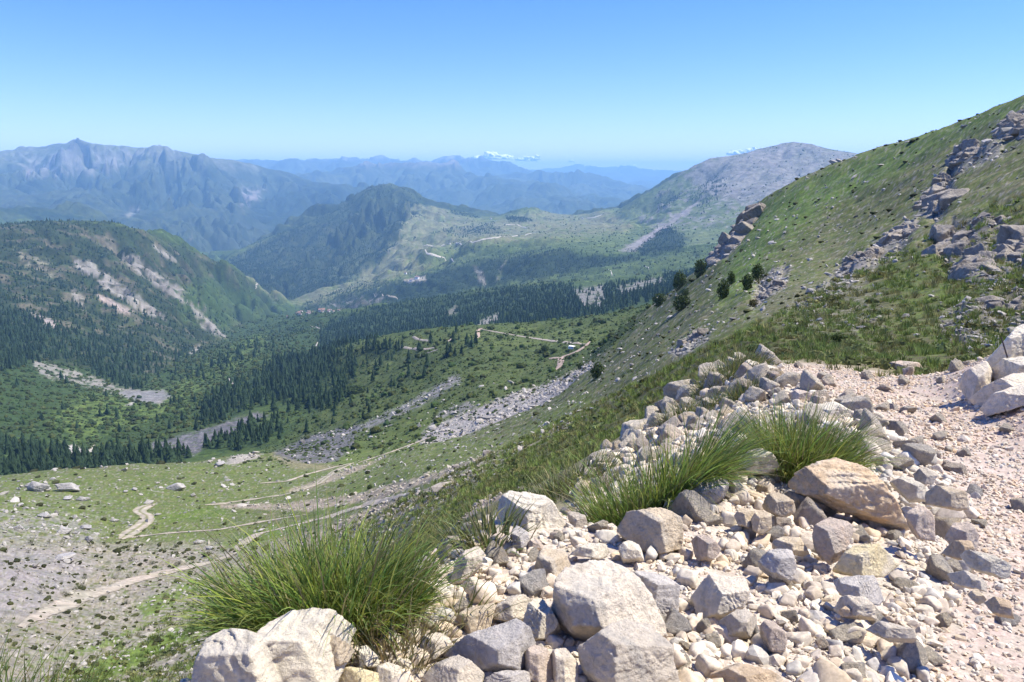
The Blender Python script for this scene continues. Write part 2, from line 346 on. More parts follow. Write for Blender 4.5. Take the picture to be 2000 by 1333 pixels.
# near slope: olive grass with brown and dark shrub mottling, stones
hs = rows(14, 440)
right = sstep(-60, 60, GU[hs]-(1000+(GV[hs]-890)*-2.0))
paint(right, SLOPEG, hs)
paint(right*sstep(0.0, 0.25, N2[hs])*0.75, (0.085, 0.08, 0.035), hs); paint(right*sstep(0.12, 0.3, N3[hs])*0.7, (0.05, 0.058, 0.024), hs)
paint(right*sstep(0.05, 0.3, N1[hs])*0.55, (0.15, 0.14, 0.065), hs)
patch([(1480,400),(1560,355),(1700,300),(2010,180),(2010,215),(1860,275),(1780,320),(1640,400),(1560,470),(1470,560),(1400,600),(1420,500)], 80, 450, (0.10,0.150,0.034), 25, 0.95)
patch([(1620,395),(1700,370),(1800,340),(1830,360),(1740,410),(1650,430)], 80, 400, SHRUB, 10, 0.8, -0.05)
patch([(1600,400),(1720,420),(1700,450),(1590,450)], 80, 400, SHRUB, 8, .9, -0.1)
patch([(1500,470),(1580,430),(1610,455),(1570,500),(1480,520)], 80, 400, SHRUB, 8, 0.9, -0.05)
patch([(1180,800),(1330,700),(1500,640),(1720,640),(1900,640),(1880,715),(1600,705),(1420,720),(1250,830),(1120,900)], 14, 200, (0.075,0.066,0.033), 14, 0.85, -0.02)
patch([(1500,560),(1640,560),(1760,560),(1740,640),(1560,650),(1480,620)], 20, 250, (0.12,0.115,0.055), 14, 0.6)
# grassy strips between the stone streaks
patch([(850,850),(990,860),(1150,760),(1160,820),(1030,900),(820,1000),(780,980),(900,920),(740,990),(620,1000),(700,930)], 15, 420, (0.125,0.15,0.04), 10, 0.8)
patch([(980,900),(1120,810),(1260,730),(1250,780),(1100,890),(980,960),(870,1030),(760,1060),(830,980)], 15, 300, (0.12,0.12,0.045), 10, 0.8)
# left meadow
patch([(-220,940),(120,925),(250,915),(480,890),(600,905),(700,900),(860,850),(900,870),(760,940),(600,960),(500,1000),(520,1060),(420,1080),(250,1060),(60,1040),(-220,1080)], 120, 430, MEADOW, 16, 0.95)
sl, m = patch([(-220,1000),(60,1005),(150,1015),(200,1040),(180,1070),(60,1075),(-220,1060)], 100, 300, (0.36,0.34,0.31), 14, 0.75, -0.05); STO[sl] += 2.5*m
sl, m = patch([(-220,960),(200,955),(240,1010),(-220,1060)], 100, 400, (0.30,0.29,0.24), 10, 0.6, 0.16); STO[sl] += m
sl, m = patch([(-300,1085),(100,1062),(330,1066),(470,1058),(540,1062),(700,1010),(860,950),(985,882),(990,900),(880,980),(780,1050),(700,1120),(560,1250),(400,1345),(-300,1345)], 40, 330, (0.36,0.32,0.27), 14, 0.9); STO[sl] += 1.2*m
paint(m*sstep(0.02, 0.2, N3[sl])*0.75, (0.13, 0.125, 0.06), sl); paint(m*sstep(0.1, 0.3, N2[sl])*0.8, (0.11,0.12,0.045), sl); TUS[sl] += m
patch([(-300,1075),(60,1072),(150,1085),(190,1110),(60,1200),(-300,1260)], 60, 330, (0.34,0.31,0.30), 12, 0.9)
for P in ([(120,1320),(260,1260),(420,1200),(430,1215),(300,1290),(180,1345)], [(260,1180),(380,1130),(470,1110),(380,1160),(280,1210)], [(60,1300),(200,1250),(330,1200),(200,1270)],
          [(420,1065),(520,1030),(640,1010),(560,1040),(470,1080)], [(330,1000),(430,990),(450,1005),(380,1015),(320,1015)], [(560,1080),(700,1035),(830,990),(700,1060),(580,1110)]):
    patch(P, 20, 330, (0.11,0.15,0.03), 7, 0.9)
for P in ([(985,884),(860,945),(720,995),(620,1040),(560,1075),(620,1070),(740,1030),(860,968),(975,898)], [(1000,870),(860,920),(700,965),(560,985),(430,985),(430,992),(600,998),(740,975),(900,920)],
          [(1020,955),(930,980),(880,1030),(850,1060),(900,1020),(960,985)], [(1120,820),(1060,850),(1000,880),(1010,884),(1080,850),(1130,825)], [(760,890),(640,930),(560,960),(600,958),(700,920)]):
    sl, m = patch(P, 10, 400, PINK, 3, 0.8, -0.25, 0.6); STO[sl] += 2*m
sl = rows(55, 430); lf = 1-sstep(-60, 60, GU[sl]-(1000+(GV[sl]-890)*-2.0))
paint(lf*sstep(.02, .22, N3[sl])*.55, (0.17,0.155,0.09), sl); paint(lf*sstep(.1, .3, N2[sl])*.5, (0.075,0.09,0.03), sl); paint(lf*sstep(.16, .34, -N3[sl])*.7, (0.33,0.31,0.27), sl)
# valley: leafy scrub
patch([(-220,700),(200,700),(330,640),(420,650),(560,600),(640,620),(600,690),(500,720),(420,760),(300,830),(120,890),(-220,900)], 500, 3900, LEAFY, 12, 0.7)
sl, m = zone([(-220,690),(150,700),(330,650),(430,640),(560,600),(660,610),(640,690),(560,760),(430,830),(330,860),(220,890),(-220,940)], 430, 3900, 12); BUS[sl] = np.maximum(BUS[sl], 1.0*m); paint(m*0.5, (0.035,0.052,0.02), sl)
patch([(240,760),(330,760),(400,700),(520,650),(500,700),(420,740),(360,790),(260,830),(150,860),(90,820),(180,770)], 500, 2500, (0.13,0.16,0.045), 12, 0.7, -0.1)
# grassy shelf
sl, m = patch([(600,700),(680,672),(760,655),(850,643),(940,636),(1100,626),(1260,595),(1240,640),(1160,700),(1080,745),(960,800),(850,865),(720,880),(600,905),(560,860),(620,800),(680,740)], 280, 1150, (0.088,0.102,0.036), 10, 0.9); BUS[sl] = np.maximum(BUS[sl], m*np.clip(0.10+1.7*N1[sl]+.5*N2[sl], .04, 1))
paint(m*sstep(0.0, 0.25, N2[sl])*0.75, (0.05, 0.07, 0.022), sl)
patch([(640,690),(760,655),(940,640),(1100,630),(1180,640),(1150,680),(1000,680),(900,668),(780,675)], 280, 1150, (0.115,0.132,0.046), 10, 0.6)
sl, m = patch([(680,860),(900,790),(1000,780),(880,850),(720,905),(600,930)], 250, 700, MEADOW, 10, 0.7)
paint(m*0, MEADOW, sl)
for P in ([(600,700),(760,655),(940,636),(1260,595),(1240,640),(1080,745),(960,800),(850,865),(720,880),(560,860),(620,800)],):
    sl, m = zone(P, 280, 1150, 10); paint(m*sstep(.0, .2, N3[sl])*.55, (0.05,0.064,0.022), sl); paint(m*sstep(.05, .25, N1[sl])*.45, (0.062,0.075,0.026), sl); paint(m*sstep(.12, .3, -N3[sl])*.4, (0.16,0.15,0.08), sl)
sl, m = zone([(380,870),(420,780),(600,690),(760,660),(930,640),(980,690),(860,780),(760,830),(560,860)], 380, 1150, 10); CON[sl] = np.maximum(CON[sl], m*.10*sstep(-.2, .25, N2[sl])); BUS[sl] = np.maximum(BUS[sl], m*.3*sstep(-.1, .2, N2[sl]))
# screes and slides
def scree(P, r0, r1, col=SCREE, soft=4, amt=0.95, thr=None, j=0.6):
    sl, m = patch(P, r0, r1, col, soft, amt, thr, j); CON[sl] *= 1-m; BUS[sl] *= 1-0.85*m; STO[sl] += 1.6*m*(R[sl] < 1300)*(col[0] > .2)
    if col[0] < .2: paint(m*sstep(-.05, .25, fbm(LA[sl]*330+LL[sl]*60, LL[sl]*40, 31, 3))*.7, (0.20, 0.19, 0.185), sl)
    return sl, m
# forests
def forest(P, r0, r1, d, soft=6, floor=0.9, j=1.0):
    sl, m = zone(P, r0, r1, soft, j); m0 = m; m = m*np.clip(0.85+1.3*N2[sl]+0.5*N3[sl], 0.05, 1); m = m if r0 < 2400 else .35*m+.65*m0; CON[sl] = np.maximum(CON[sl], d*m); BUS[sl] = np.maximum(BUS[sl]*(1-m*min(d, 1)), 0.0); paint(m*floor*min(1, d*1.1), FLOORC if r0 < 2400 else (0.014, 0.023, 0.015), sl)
# left hill, mixed wood
LH = [(-220,436),(110,432),(240,438),(320,472),(430,512),(540,585),(440,660),(380,690),(300,730),(200,740),(100,760),(-220,800)]
sl, m = patch(LH, 1250, 3900, (0.032,0.040,0.022), 8, 1.0); CON[sl] = np.maximum(CON[sl], m*np.clip(0.46+0.9*N1[sl]+0.9*N2[sl], 0.03, 0.9)); BUS[sl] = np.maximum(BUS[sl]*(1-m), 0.4*m)
paint(m*sstep(-0.05, 0.3, -N1[sl])*0.7, (0.15,0.13,0.085), sl); paint(m*sstep(-0.1, 0.2, N2[sl])*0.6, (0.033,0.05,0.02), sl)
patch([(330,560),(430,540),(530,590),(430,650),(360,620)], 1800, 3900, (0.055,0.085,0.028), 14, 0.8)
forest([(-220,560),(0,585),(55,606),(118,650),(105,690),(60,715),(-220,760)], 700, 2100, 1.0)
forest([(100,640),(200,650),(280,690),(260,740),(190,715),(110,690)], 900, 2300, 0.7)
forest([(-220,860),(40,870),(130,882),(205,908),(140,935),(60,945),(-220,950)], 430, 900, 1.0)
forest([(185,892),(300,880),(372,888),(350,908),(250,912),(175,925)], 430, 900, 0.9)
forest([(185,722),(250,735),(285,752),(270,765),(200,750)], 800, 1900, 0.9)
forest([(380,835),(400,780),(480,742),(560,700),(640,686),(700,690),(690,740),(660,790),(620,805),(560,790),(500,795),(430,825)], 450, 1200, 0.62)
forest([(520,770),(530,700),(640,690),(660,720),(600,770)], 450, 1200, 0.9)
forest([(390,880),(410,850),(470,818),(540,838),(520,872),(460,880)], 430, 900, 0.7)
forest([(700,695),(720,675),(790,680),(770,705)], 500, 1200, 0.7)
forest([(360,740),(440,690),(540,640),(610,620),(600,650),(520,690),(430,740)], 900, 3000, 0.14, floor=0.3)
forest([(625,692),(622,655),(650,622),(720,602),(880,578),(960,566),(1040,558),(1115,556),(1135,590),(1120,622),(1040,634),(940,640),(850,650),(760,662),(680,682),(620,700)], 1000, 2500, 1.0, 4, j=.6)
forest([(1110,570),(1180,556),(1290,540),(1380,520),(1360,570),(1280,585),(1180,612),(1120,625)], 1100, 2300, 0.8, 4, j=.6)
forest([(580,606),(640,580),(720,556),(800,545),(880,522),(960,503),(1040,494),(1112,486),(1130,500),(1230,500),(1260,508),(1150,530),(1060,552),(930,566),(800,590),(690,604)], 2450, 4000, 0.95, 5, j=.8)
sl, m = zone([(900,570),(1040,545),(1130,530),(1260,508),(1400,470),(1420,520),(1280,540),(1120,552),(960,566)], 1880, 3400, 6); paint(m*0.8, (0.085,0.105,0.04), sl); BUS[sl] = np.maximum(BUS[sl], 0.4*m); CON[sl] = np.maximum(CON[sl], 0.08*m)
sl, m = zone([(-220,690),(200,700),(420,650),(560,600),(640,640),(560,760),(430,830),(300,870),(-220,940)], 430, 3000, 10); CON[sl] = np.maximum(CON[sl], m*0.07*sstep(-.05, .25, N1[sl]))
# middle mountain
MM = [(430,520),(500,476),(610,430),(700,382),(745,356),(800,364),(830,388),(900,418),(960,430),(1050,410),(1200,410),(1250,440),(1200,490),(1000,490),(860,520),(760,550),(600,600),(540,580)]
sl, m = patch(MM, 3350, 6200, (0.185,0.185,0.095), 8, 1.0)
paint(m*sstep(-0.1, 0.3, N2[sl])*0.5, (0.075,0.09,0.04), sl); BUS[sl] = np.maximum(BUS[sl]*(1-m), 0.18*m)
forest([(430,524),(500,478),(610,430),(690,385),(740,366),(790,378),(815,395),(790,430),(770,470),(740,510),(690,545),(620,590),(540,590)], 3900, 6200, 0.95, 8, 0.9)
patch([(720,376),(745,356),(800,364),(830,390),(800,385),(760,370)], 5000, 6200, (0.14,0.14,0.075), 5, 0.8)
patch([(640,540),(700,470),(740,440),(720,500),(690,550)], 4000, 6000, (0.11,0.115,0.07), 10, 0.5, 0.0)
forest([(840,455),(900,445),(960,440),(975,455),(900,462)], 3500, 5200, 0.35, 6, 0.5)
forest([(880,418),(935,426),(930,421),(880,412)], 5200, 5800, 0.8, 2, .5, 0)
forest([(985,424),(1015,424),(1040,432),(1000,436)], 4700, 5500, 0.8, 3, .6, 0)
sl, m = patch([(800,500),(900,480),(1100,462),(1300,450),(1400,440),(1400,480),(1250,500),(1100,488),(960,502),(860,525)], 2900, 4200, (0.10,0.12,0.05), 10, 0.8); BUS[sl] = np.maximum(BUS[sl], 0.3*m)
# right mountain
RM = [(1190,412),(1270,376),(1330,338),(1390,306),(1440,300),(1550,272),(1640,292),(1700,300),(2100,330),(2100,480),(1400,520),(1330,470),(1250,440)]
sl, m = patch(RM, 2900, 5800, (0.11,0.125,0.065), 8, 1.0); BUS[sl] = np.maximum(BUS[sl]*(1-m), 0.12*m)
patch([(1330,340),(1390,305),(1440,300),(1550,272),(1700,296),(1700,320),(1560,380),(1450,400),(1380,380)], 3600, 5800, (0.19,0.175,0.165), 12, 0.8)
patch([(1330,340),(1390,305),(1440,300),(1550,272),(1700,296),(1600,380),(1420,440),(1300,450),(1250,430)], 3000, 5800, (0.24,0.225,0.215), 10, 0.7, 0.1)
forest([(1225,492),(1260,462),(1300,440),(1345,468),(1330,490),(1260,500)], 2700, 4200, 0.95)
forest([(1350,380),(1400,345),(1420,370),(1370,410)], 3500, 5200, 0.35, 8, .4); forest([(1280,395),(1310,370),(1330,385),(1290,410)], 3800, 5200, 0.5, 5, .6)
scree([(1210,490),(1270,455),(1330,415),(1370,390),(1330,425),(1285,455),(1240,490)], 2900, 5000, (0.30,0.27,0.26), 4)
# dark bare slides, light screes
scree([(135,508),(178,512),(225,548),(300,600),(325,625),(285,612),(225,572),(160,530)], 1300, 2700, (0.33,0.30,0.255), 3, 0.85, -0.12, .35)
scree([(228,500),(268,500),(305,532),(352,562),(405,604),(375,598),(315,566),(268,530)], 1300, 2900, (0.30,0.27,0.23), 3, 0.8, -0.08, .35)
scree([(190,574),(218,586),(262,612),(238,608),(200,590)], 1300, 2700, (0.42,0.34,0.285), 3, .95, None, .3); scree([(62,613),(100,626),(113,642),(90,634)], 900, 2100, (0.44,0.38,0.33), 4)
scree([(145,512),(160,520),(260,590),(300,622),(280,612),(200,560)], 1300, 2700, (0.35,0.315,0.27), 2, .85, -.1, .25); scree([(240,502),(262,512),(350,575),(410,625),(440,660),(400,630),(330,572)], 1300, 3000, (0.31,0.28,0.24), 2, .75, -.1, .25)
scree([(298,478),(340,502),(352,514),(318,500)], 1500, 2900, (0.38,0.34,0.29), 3, 0.8, -0.1); scree([(385,618),(425,640),(446,662),(400,645)], 1500, 2900, (0.30,0.27,0.24), 5, 0.8, -0.1)
scree([(140,560),(170,590),(165,610),(145,585)], 1300, 2700, (0.30,0.27,0.22), 5, 0.7, -0.1); scree([(30,490),(90,510),(100,540),(50,520)], 1300, 2700, (0.24,0.22,0.15), 10, 0.7, 0.0)
scree([(65,705),(110,715),(180,735),(230,755),(320,770),(315,790),(240,775),(160,752),(80,735)], 600, 1900, (0.32,0.29,0.25), 5, 0.8, -0.1)
scree([(235,765),(320,762),(335,775),(300,790),(250,780)], 600, 1900, (0.27,0.26,0.25), 4, .8)
sl, m = scree([(1155,708),(1168,722),(1120,762),(1060,802),(1005,842),(925,866),(855,876),(815,862),(870,822),(925,800),(1010,768),(1090,742)], 270, 470, (0.40,0.365,0.33), 4, 0.97); STO[sl] += 4*m
scree([(820,852),(870,815),(930,795),(915,785),(860,805)], 270, 600, (0.22,0.205,0.19), 4, 0.8)
scree([(700,832),(800,785),(893,730),(903,745),(815,797),(720,838),(620,860),(560,880),(600,855)], 300, 900, (0.25,0.24,0.235), 4, 0.8, -0.15)
scree([(535,885),(600,853),(670,835),(700,830),(690,870),(660,900),(620,912),(560,905)], 300, 900, SHALE, 5, 0.9, -0.3)
scree([(285,870),(360,848),(420,832),(500,805),(525,812),(450,850),(405,868),(380,888),(310,884)], 430, 1000, SHALE, 5, 0.95, -0.3)
scree([(440,905),(460,885),(510,888),(500,895),(455,908)], 280, 420, (0.42,0.38,0.32), 3)
scree([(530,890),(600,905),(660,910),(640,920),(570,915)], 250, 420, DRY, 5, .8)
scree([(930,635),(960,615),(975,612),(970,632),(945,640)], 1100, 1800, (0.27,0.25,0.22), 4, 0.8, -.2); scree([(870,612),(890,596),(895,604),(880,618)], 1200, 1900, (0.2,0.18,0.14), 3, 0.7)
scree([(1120,566),(1180,556),(1178,600),(1140,606)], 1300, 1950, (0.25,0.23,0.21), 4, 0.75, -0.15); scree([(1205,560),(1290,540),(1300,552),(1210,575)], 1300, 1950, (0.25,0.23,0.21), 4, 0.7, -0.1)
scree([(925,520),(945,535),(948,560),(935,550)], 2400, 3600, (0.17,0.155,0.12), 3, 0.8); scree([(975,545),(990,505),(985,515),(968,550)], 2400, 3600, (0.15,0.15,0.10), 3, 0.8)
scree([(785,548),(830,540),(832,546),(800,553)], 2800, 3700, (0.45,0.40,0.34), 2, 0.9, None, 0.2)
scree([(620,600),(700,580),(760,580),(740,596),(680,606)], 2450, 3800, (0.14,0.125,0.10), 6, 0.6, 0.0)
scree([(128,872),(145,868),(165,882),(190,872),(186,880),(160,897),(140,890)], 430, 800, (0.5,0.46,0.41), 2, .95, None, .3)
scree([(245,792),(262,784),(258,792)], 500, 1200, (.5,.46,.41), 2, .9, None, .2); scree([(370,690),(392,676),(385,684),(374,692)], 1200, 2200, (.5,.46,.41), 2, .9, None, .2)
# far massif and ranges
fr = rows(5600, 40000)
paint(np.ones(GZ[fr].shape), (0.055,0.07,0.038), fr); paint(sstep(-0.1, 0.25, N1[fr])*0.6, (0.09,0.105,0.055), fr)
ml = rows(5600, 12900)
hi = sstep(-150, 150, GZ[ml]+180*N4[ml]+100*N2[ml]-120)
paint(hi, (0.13,0.14,0.075), ml); paint(hi*sstep(-0.05, 0.2, N2[ml]+0.4*(SLOPE[ml]-0.5))*0.8, (0.16,0.16,0.13), ml)
paint((1-hi)*sstep(0.0, 0.2, N1[ml])*0.8, (0.022,0.036,0.02), ml)
patch([(40,318),(150,295),(270,300),(250,330),(160,340),(60,345)], 8500, 11500, (0.22,0.20,0.175), 10, 0.7, -0.1)
patch([(135,276),(150,272),(190,290),(160,300),(130,295)], 10000, 11300, (0.10,0.095,0.09), 5, 0.8)
patch([(490,400),(560,370),(680,360),(700,380),(680,420),(560,450),(480,430)], 6500, 11000, (0.02,0.034,0.02), 8, 0.85)
patch([(460,365),(515,370),(505,390),(480,410),(470,390)], 6500, 11000, (0.27,0.23,0.21), 5, 0.8, -0.1); patch([(45,333),(60,333),(55,352)], 8000, 11000, (0.34,0.27,0.25), 3, 0.9, None, 0.3)
patch([(245,420),(275,404),(270,412),(250,425)], 6000, 9500, (0.3,0.27,0.23), 3, .8, None, .3); patch([(360,475),(380,462),(372,472)], 5900, 8500, (0.3,0.27,0.23), 3, .8, None, .3)
patch([(-50,408),(60,406),(150,420),(190,436),(-50,445)], 5700, 6600, (0.02,0.036,0.02), 6, 0.85)
m2 = rows(12900, 15500); paint(sstep(80, 260, GZ[m2]+150*N2[m2])*0.8, (0.20,0.18,0.16), m2)
m3 = rows(18500, 22500); paint(sstep(350, 550, GZ[m3]+250*N2[m3])*0.8, (0.42,0.40,0.40), m3)
# rocky ground by slope on the near hill and gullies in the mid field
sr = rows(60, 430); paint(right[sr.start-hs.start:sr.stop-hs.start]*sstep(0.75, 1.1, SLOPE[sr]+0.5*N3[sr])*0.35, (0.2,0.18,0.15), sr)
# rock bands of the near hill
for i, P in enumerate(OUT):
    sl, m = patch(P, 18, 420, (0.24,0.22,0.19) if i != 4 and i != 9 else (0.16,0.145,0.125), 8, 0.9, -0.16, 1.0, N3); STO[sl] += 5*m; BUS[sl] *= 1-m
sl, m = zone([(1500,640),(1560,560),(1700,500),(1840,440),(2010,420),(2010,690),(1900,700),(1700,650)], 18, 260, 20); STO[sl] += 0.22*m*sstep(-.1, .2, N2[sl])
sl, m = patch([(1560,640),(1600,560),(1700,540),(1720,640),(1620,660)], 18, 260, (0.21,0.19,0.15), 14, 0.7, 0.05); STO[sl] += 1.0*m
# near field: rubble embankment and road
nb = rows(0.9, 17)
dz = GZ[nb]-(-1.28-0.15*GR[nb])
onroad = np.clip(polysd([(1500,735),(1560,705),(1900,705),(2300,760),(2400,1500),(1800,1500),(1830,1250),(1900,1120),(1900,1000),(1800,880),(1690,800),(1600,760)], GU[nb], GV[nb])/12+0.5, 0, 1)
rub = sstep(-1.6, -0.5, dz)*(1-sstep(13, 16, GR[nb]))
paint(np.maximum(rub, 0.0), (0.48,0.41,0.335), nb); paint(onroad*(1-sstep(14, 16.5, GR[nb])), (0.42,0.335,0.275), nb); paint(rub*sstep(0.05, 0.3, N1[nb])*0.5, (0.30,0.25,0.19), nb)
paint((1-rub)*0.6, (0.20,0.17,0.10), nb)
_ref = rows(0.9, 15); ROAD = np.zeros(GZ.shape); ROAD[nb] = onroad*(1-sstep(14, 16.5, GR[nb]))
paint(ROAD*sstep(-.05, .3, N1)*.5, (0.50,0.425,0.35)); paint(ROAD*sstep(.05, .3, -N2)*.4, (0.36,0.285,0.225))
# fine natural variation of the cover
VAR = np.clip(1+0.30*N3+0.18*N2+0.5*N5*sstep(14, 40, R), 0.45, 1.7); ALB *= VAR[..., None]; ALB *= (1-0.15*sstep(14, 22, R)*(1-.6*(ALB[..., 1] < .97*ALB[..., 0]))-0.22*sstep(14, 22, R)*(ALB.min(2) > .2))[..., None]; _g = (ALB[..., 1] > 1.04*ALB[..., 0])*sstep(14, 22, R)*(1-sstep(5000, 7000, R)); ALB[..., 1] *= 1+.12*_g; ALB[..., 2] *= 1-.16*_g; ALB = np.clip(ALB, 0.008, 0.62)

# ------------------------------------------------------------------ mesh helpers
def mesh_np(name, V, Fs, nsides, smooth=True):
    """V (n,3) and faces (m,k) all with the same number of sides"""
    me = bpy.data.meshes.new(name)
    V = np.ascontiguousarray(V, dtype=np.float32); Fs = np.ascontiguousarray(Fs, dtype=np.int32)
    me.vertices.add(len(V)); me.vertices.foreach_set('co', V.ravel())
    me.loops.add(Fs.size); me.loops.foreach_set('vertex_index', Fs.ravel())
    me.polygons.add(len(Fs)); me.polygons.foreach_set('loop_start', np.arange(0, Fs.size, nsides, dtype=np.int32))
    me.polygons.foreach_set('use_smooth', np.full(len(Fs), smooth))
    me.update(calc_edges=True); return me
def add_col(me, col, name='tint'):
    c = np.ones((len(col), 4), np.float32); c[:, :3] = col
    a = me.attributes.new(name, 'FLOAT_COLOR', 'POINT'); a.data.foreach_set('color', c.ravel())
def link(name, me, m=None, parent=None, loc=None):
    o = bpy.data.objects.new(name, me); C.objects.link(o)
    if m is not None: me.materials.append(m)
    if parent is not None: o.parent = parent
    if loc is not None: o.location = loc
    return o
def tag(o, label=None, cat=None, group=None, kind=None):
    if label: o['label'] = label
    if cat: o['category'] = cat
    if group: o['group'] = group
    if kind: o['kind'] = kind
    return o

# ------------------------------------------------------------------ materials
def newmat(name):
    m = bpy.data.materials.new(name); m.use_nodes = True
    nt = m.node_tree; b = nt.nodes['Principled BSDF']; b.inputs['Roughness'].default_value = 0.95; b.inputs['Specular IOR Level'].default_value = 0.15
    return m, nt, b
def nd(nt, t, **k):
    n = nt.nodes.new(t)
    for a, b in k.items(): setattr(n, a, b)
    return n
def mixc(nt, fac, a, b, mode='MIX'):
    n = nd(nt, 'ShaderNodeMix', data_type='RGBA', blend_type=mode)
    for s, x in (('Factor', fac), ('A', a), ('B', b)):
        i = [q for q in n.inputs if q.name == s and q.type == ('VALUE' if s == 'Factor' else 'RGBA')][0]
        if hasattr(x, 'links'): nt.links.new(x, i)
        elif s == 'Factor': i.default_value = x
        else: i.default_value = (*x, 1)
    return [q for q in n.outputs if q.type == 'RGBA'][0]
def noise(nt, scale, detail=5, rough=0.6, coord='Object', dist=0.0):
    tc = nd(nt, 'ShaderNodeTexCoord'); n = nd(nt, 'ShaderNodeTexNoise'); n.inputs['Scale'].default_value = scale; n.inputs['Detail'].default_value = detail; n.inputs['Roughness'].default_value = rough; n.inputs['Distortion'].default_value = dist
    nt.links.new(tc.outputs[coord], n.inputs['Vector']); return n
def ramp(nt, fac, stops):
    r = nd(nt, 'ShaderNodeValToRGB'); e = r.color_ramp.elements
    while len(e) < len(stops): e.new(0.5)
    for q, (p, c) in zip(e, stops): q.position = p; q.color = (*c, 1) if len(c) == 3 else c
    nt.links.new(fac, r.inputs['Fac']); return r.outputs['Color']
def bump(nt, b, h, strength, dist):
    n = nd(nt, 'ShaderNodeBump'); n.inputs['Strength'].default_value = strength; n.inputs['Distance'].default_value = dist
    nt.links.new(h, n.inputs['Height']); nt.links.new(n.outputs['Normal'], b.inputs['Normal'])
def terrain_mat(name, scale, var=0.5, bs=0.5, bd=0.1):
    m, nt, b = newmat(name)
    at = nd(nt, 'ShaderNodeAttribute', attribute_name='tint')
    n = noise(nt, scale, 6, 0.65); n2 = noise(nt, scale*0.17, 4, 0.6)
    c = ramp(nt, n.outputs['Fac'], [(0.25, (1-var,)*3), (0.5, (1, 1, 1)), (0.75, (1+var*0.8,)*3)])
    c2 = ramp(nt, n2.outputs['Fac'], [(0.3, (0.86, 0.9, 0.85)), (0.7, (1.12, 1.06, 1.05))])
    col = mixc(nt, 1.0, at.outputs['Color'], c, 'MULTIPLY'); col = mixc(nt, 1.0, col, c2, 'MULTIPLY')
    nt.links.new(col, b.inputs['Base Color']); bump(nt, b, n.outputs['Fac'], bs, bd)
    return m
def tint_mat(name, rough=0.9, trans=0.0, spec=0.1, obj_rand=0.0, nscale=None, bs=0.0, bd=0.01):
    """colour from the mesh's own tint attribute, optional leaf translucency"""
    m, nt, b = newmat(name); b.inputs['Roughness'].default_value = rough; b.inputs['Specular IOR Level'].default_value = spec
    at = nd(nt, 'ShaderNodeAttribute', attribute_name='tint'); col = at.outputs['Color']
    if obj_rand:
        oi = nd(nt, 'ShaderNodeObjectInfo'); c = ramp(nt, oi.outputs['Random'], [(0, (1-obj_rand,)*3), (0.5, (1, 1, 0.97)), (1, (1+obj_rand, 1+obj_rand*0.9, 1+obj_rand*0.75))]); col = mixc(nt, 1.0, col, c, 'MULTIPLY')
    if nscale:
        n = noise(nt, nscale, 6, 0.65); c = ramp(nt, n.outputs['Fac'], [(0.3, (0.75, 0.74, 0.72)), (0.7, (1.2, 1.19, 1.17))]); col = mixc(nt, 1.0, col, c, 'MULTIPLY')
        if bs: bump(nt, b, n.outputs['Fac'], bs, bd)
    nt.links.new(col, b.inputs['Base Color'])
    if trans:
        t = nd(nt, 'ShaderNodeBsdfTranslucent'); nt.links.new(col, t.inputs['Color']); mx = nd(nt, 'ShaderNodeMixShader'); mx.inputs[0].default_value = trans
        out = nt.nodes['Material Output']; nt.links.new(b.outputs[0], mx.inputs[1]); nt.links.new(t.outputs[0], mx.inputs[2]); nt.links.new(mx.outputs[0], out.inputs['Surface'])
    return m

# ------------------------------------------------------------------ terrain objects (one sheet, cut into named pieces that share their border)
def vertex_normals():
    gx, gy = grad(GZ); n = np.stack([-gx, -gy, np.ones_like(gx)], -1); return n/np.linalg.norm(n, axis=-1, keepdims=True)
VN = vertex_normals()
QR = R[:-1, :-1]; QU = GU[:-1, :-1]; QA = LA[:-1, :-1]
ID = np.full(QR.shape, 3)                               # valley
ID[QR < 430] = 2                                        # meadow / hillside split below
slope_side = (QU > 1000-(GV[:-1, :-1]-890)*2.0) & (QR < 430); ID[slope_side] = 1
ID[(QR < 15.5)] = 0
ID[(QR < 15.5) & (ROAD[:-1, :-1] > 0.5)] = 7
ID[(QR >= 1850) & (QR < 5850)] = 4
ID[(QR >= 5850) & (QR < 12900)] = 5
ID[QR >= 12900] = 6
NAMES = [('ground', 'pale stony ground of the roadside embankment', 60.0, 0.45, 0.6, 0.012), ('hillside', 'steep grassy hillside with rock bands on the right', 1.2, 0.55, 0.7, 0.25), ('meadow', 'green stony alpine meadow with pale scree below the embankment', 0.9, 0.45, 0.6, 0.25),
         ('valley', 'scrubby green valley with forest steps and grassy shelf', 0.16, 0.5, 0.7, 2.0), ('hills', 'wooded hills and grey peak around the valley', 0.03, 0.5, 0.8, 9.0),
         ('mountains', 'blue massif with twin rocky summits beyond the valley', 0.012, 0.45, 0.8, 22.0), ('far_mountains', 'faint blue mountain ranges along the horizon', 0.004, 0.4, 0.6, 40.0), ('gravel_road', 'pinkish gravel road bending away beside the embankment', 55.0, 0.4, 0.6, 0.012)]
PV = np.stack([GX, GY, GZ], -1).reshape(-1, 3)
IDX = np.arange(NR*NA).reshape(NR, NA)
for k, (nm, lab, sc, var, bs, bd) in enumerate(NAMES):
    q = np.argwhere(ID == k)
    i, j = q[:, 0], q[:, 1]
    Fq = np.stack([IDX[i, j], IDX[i, j+1], IDX[i+1, j+1], IDX[i+1, j]], 1)
    used, inv = np.unique(Fq, return_inverse=True)
    me = mesh_np(nm, PV[used], inv.reshape(Fq.shape), 4); add_col(me, ALB.reshape(-1, 3)[used])
    me.normals_split_custom_set_from_vertices(VN.reshape(-1, 3)[used])
    link(nm, me, terrain_mat(nm, sc, var, bs, bd)); tag(bpy.data.objects[nm], lab, None, None, 'structure')
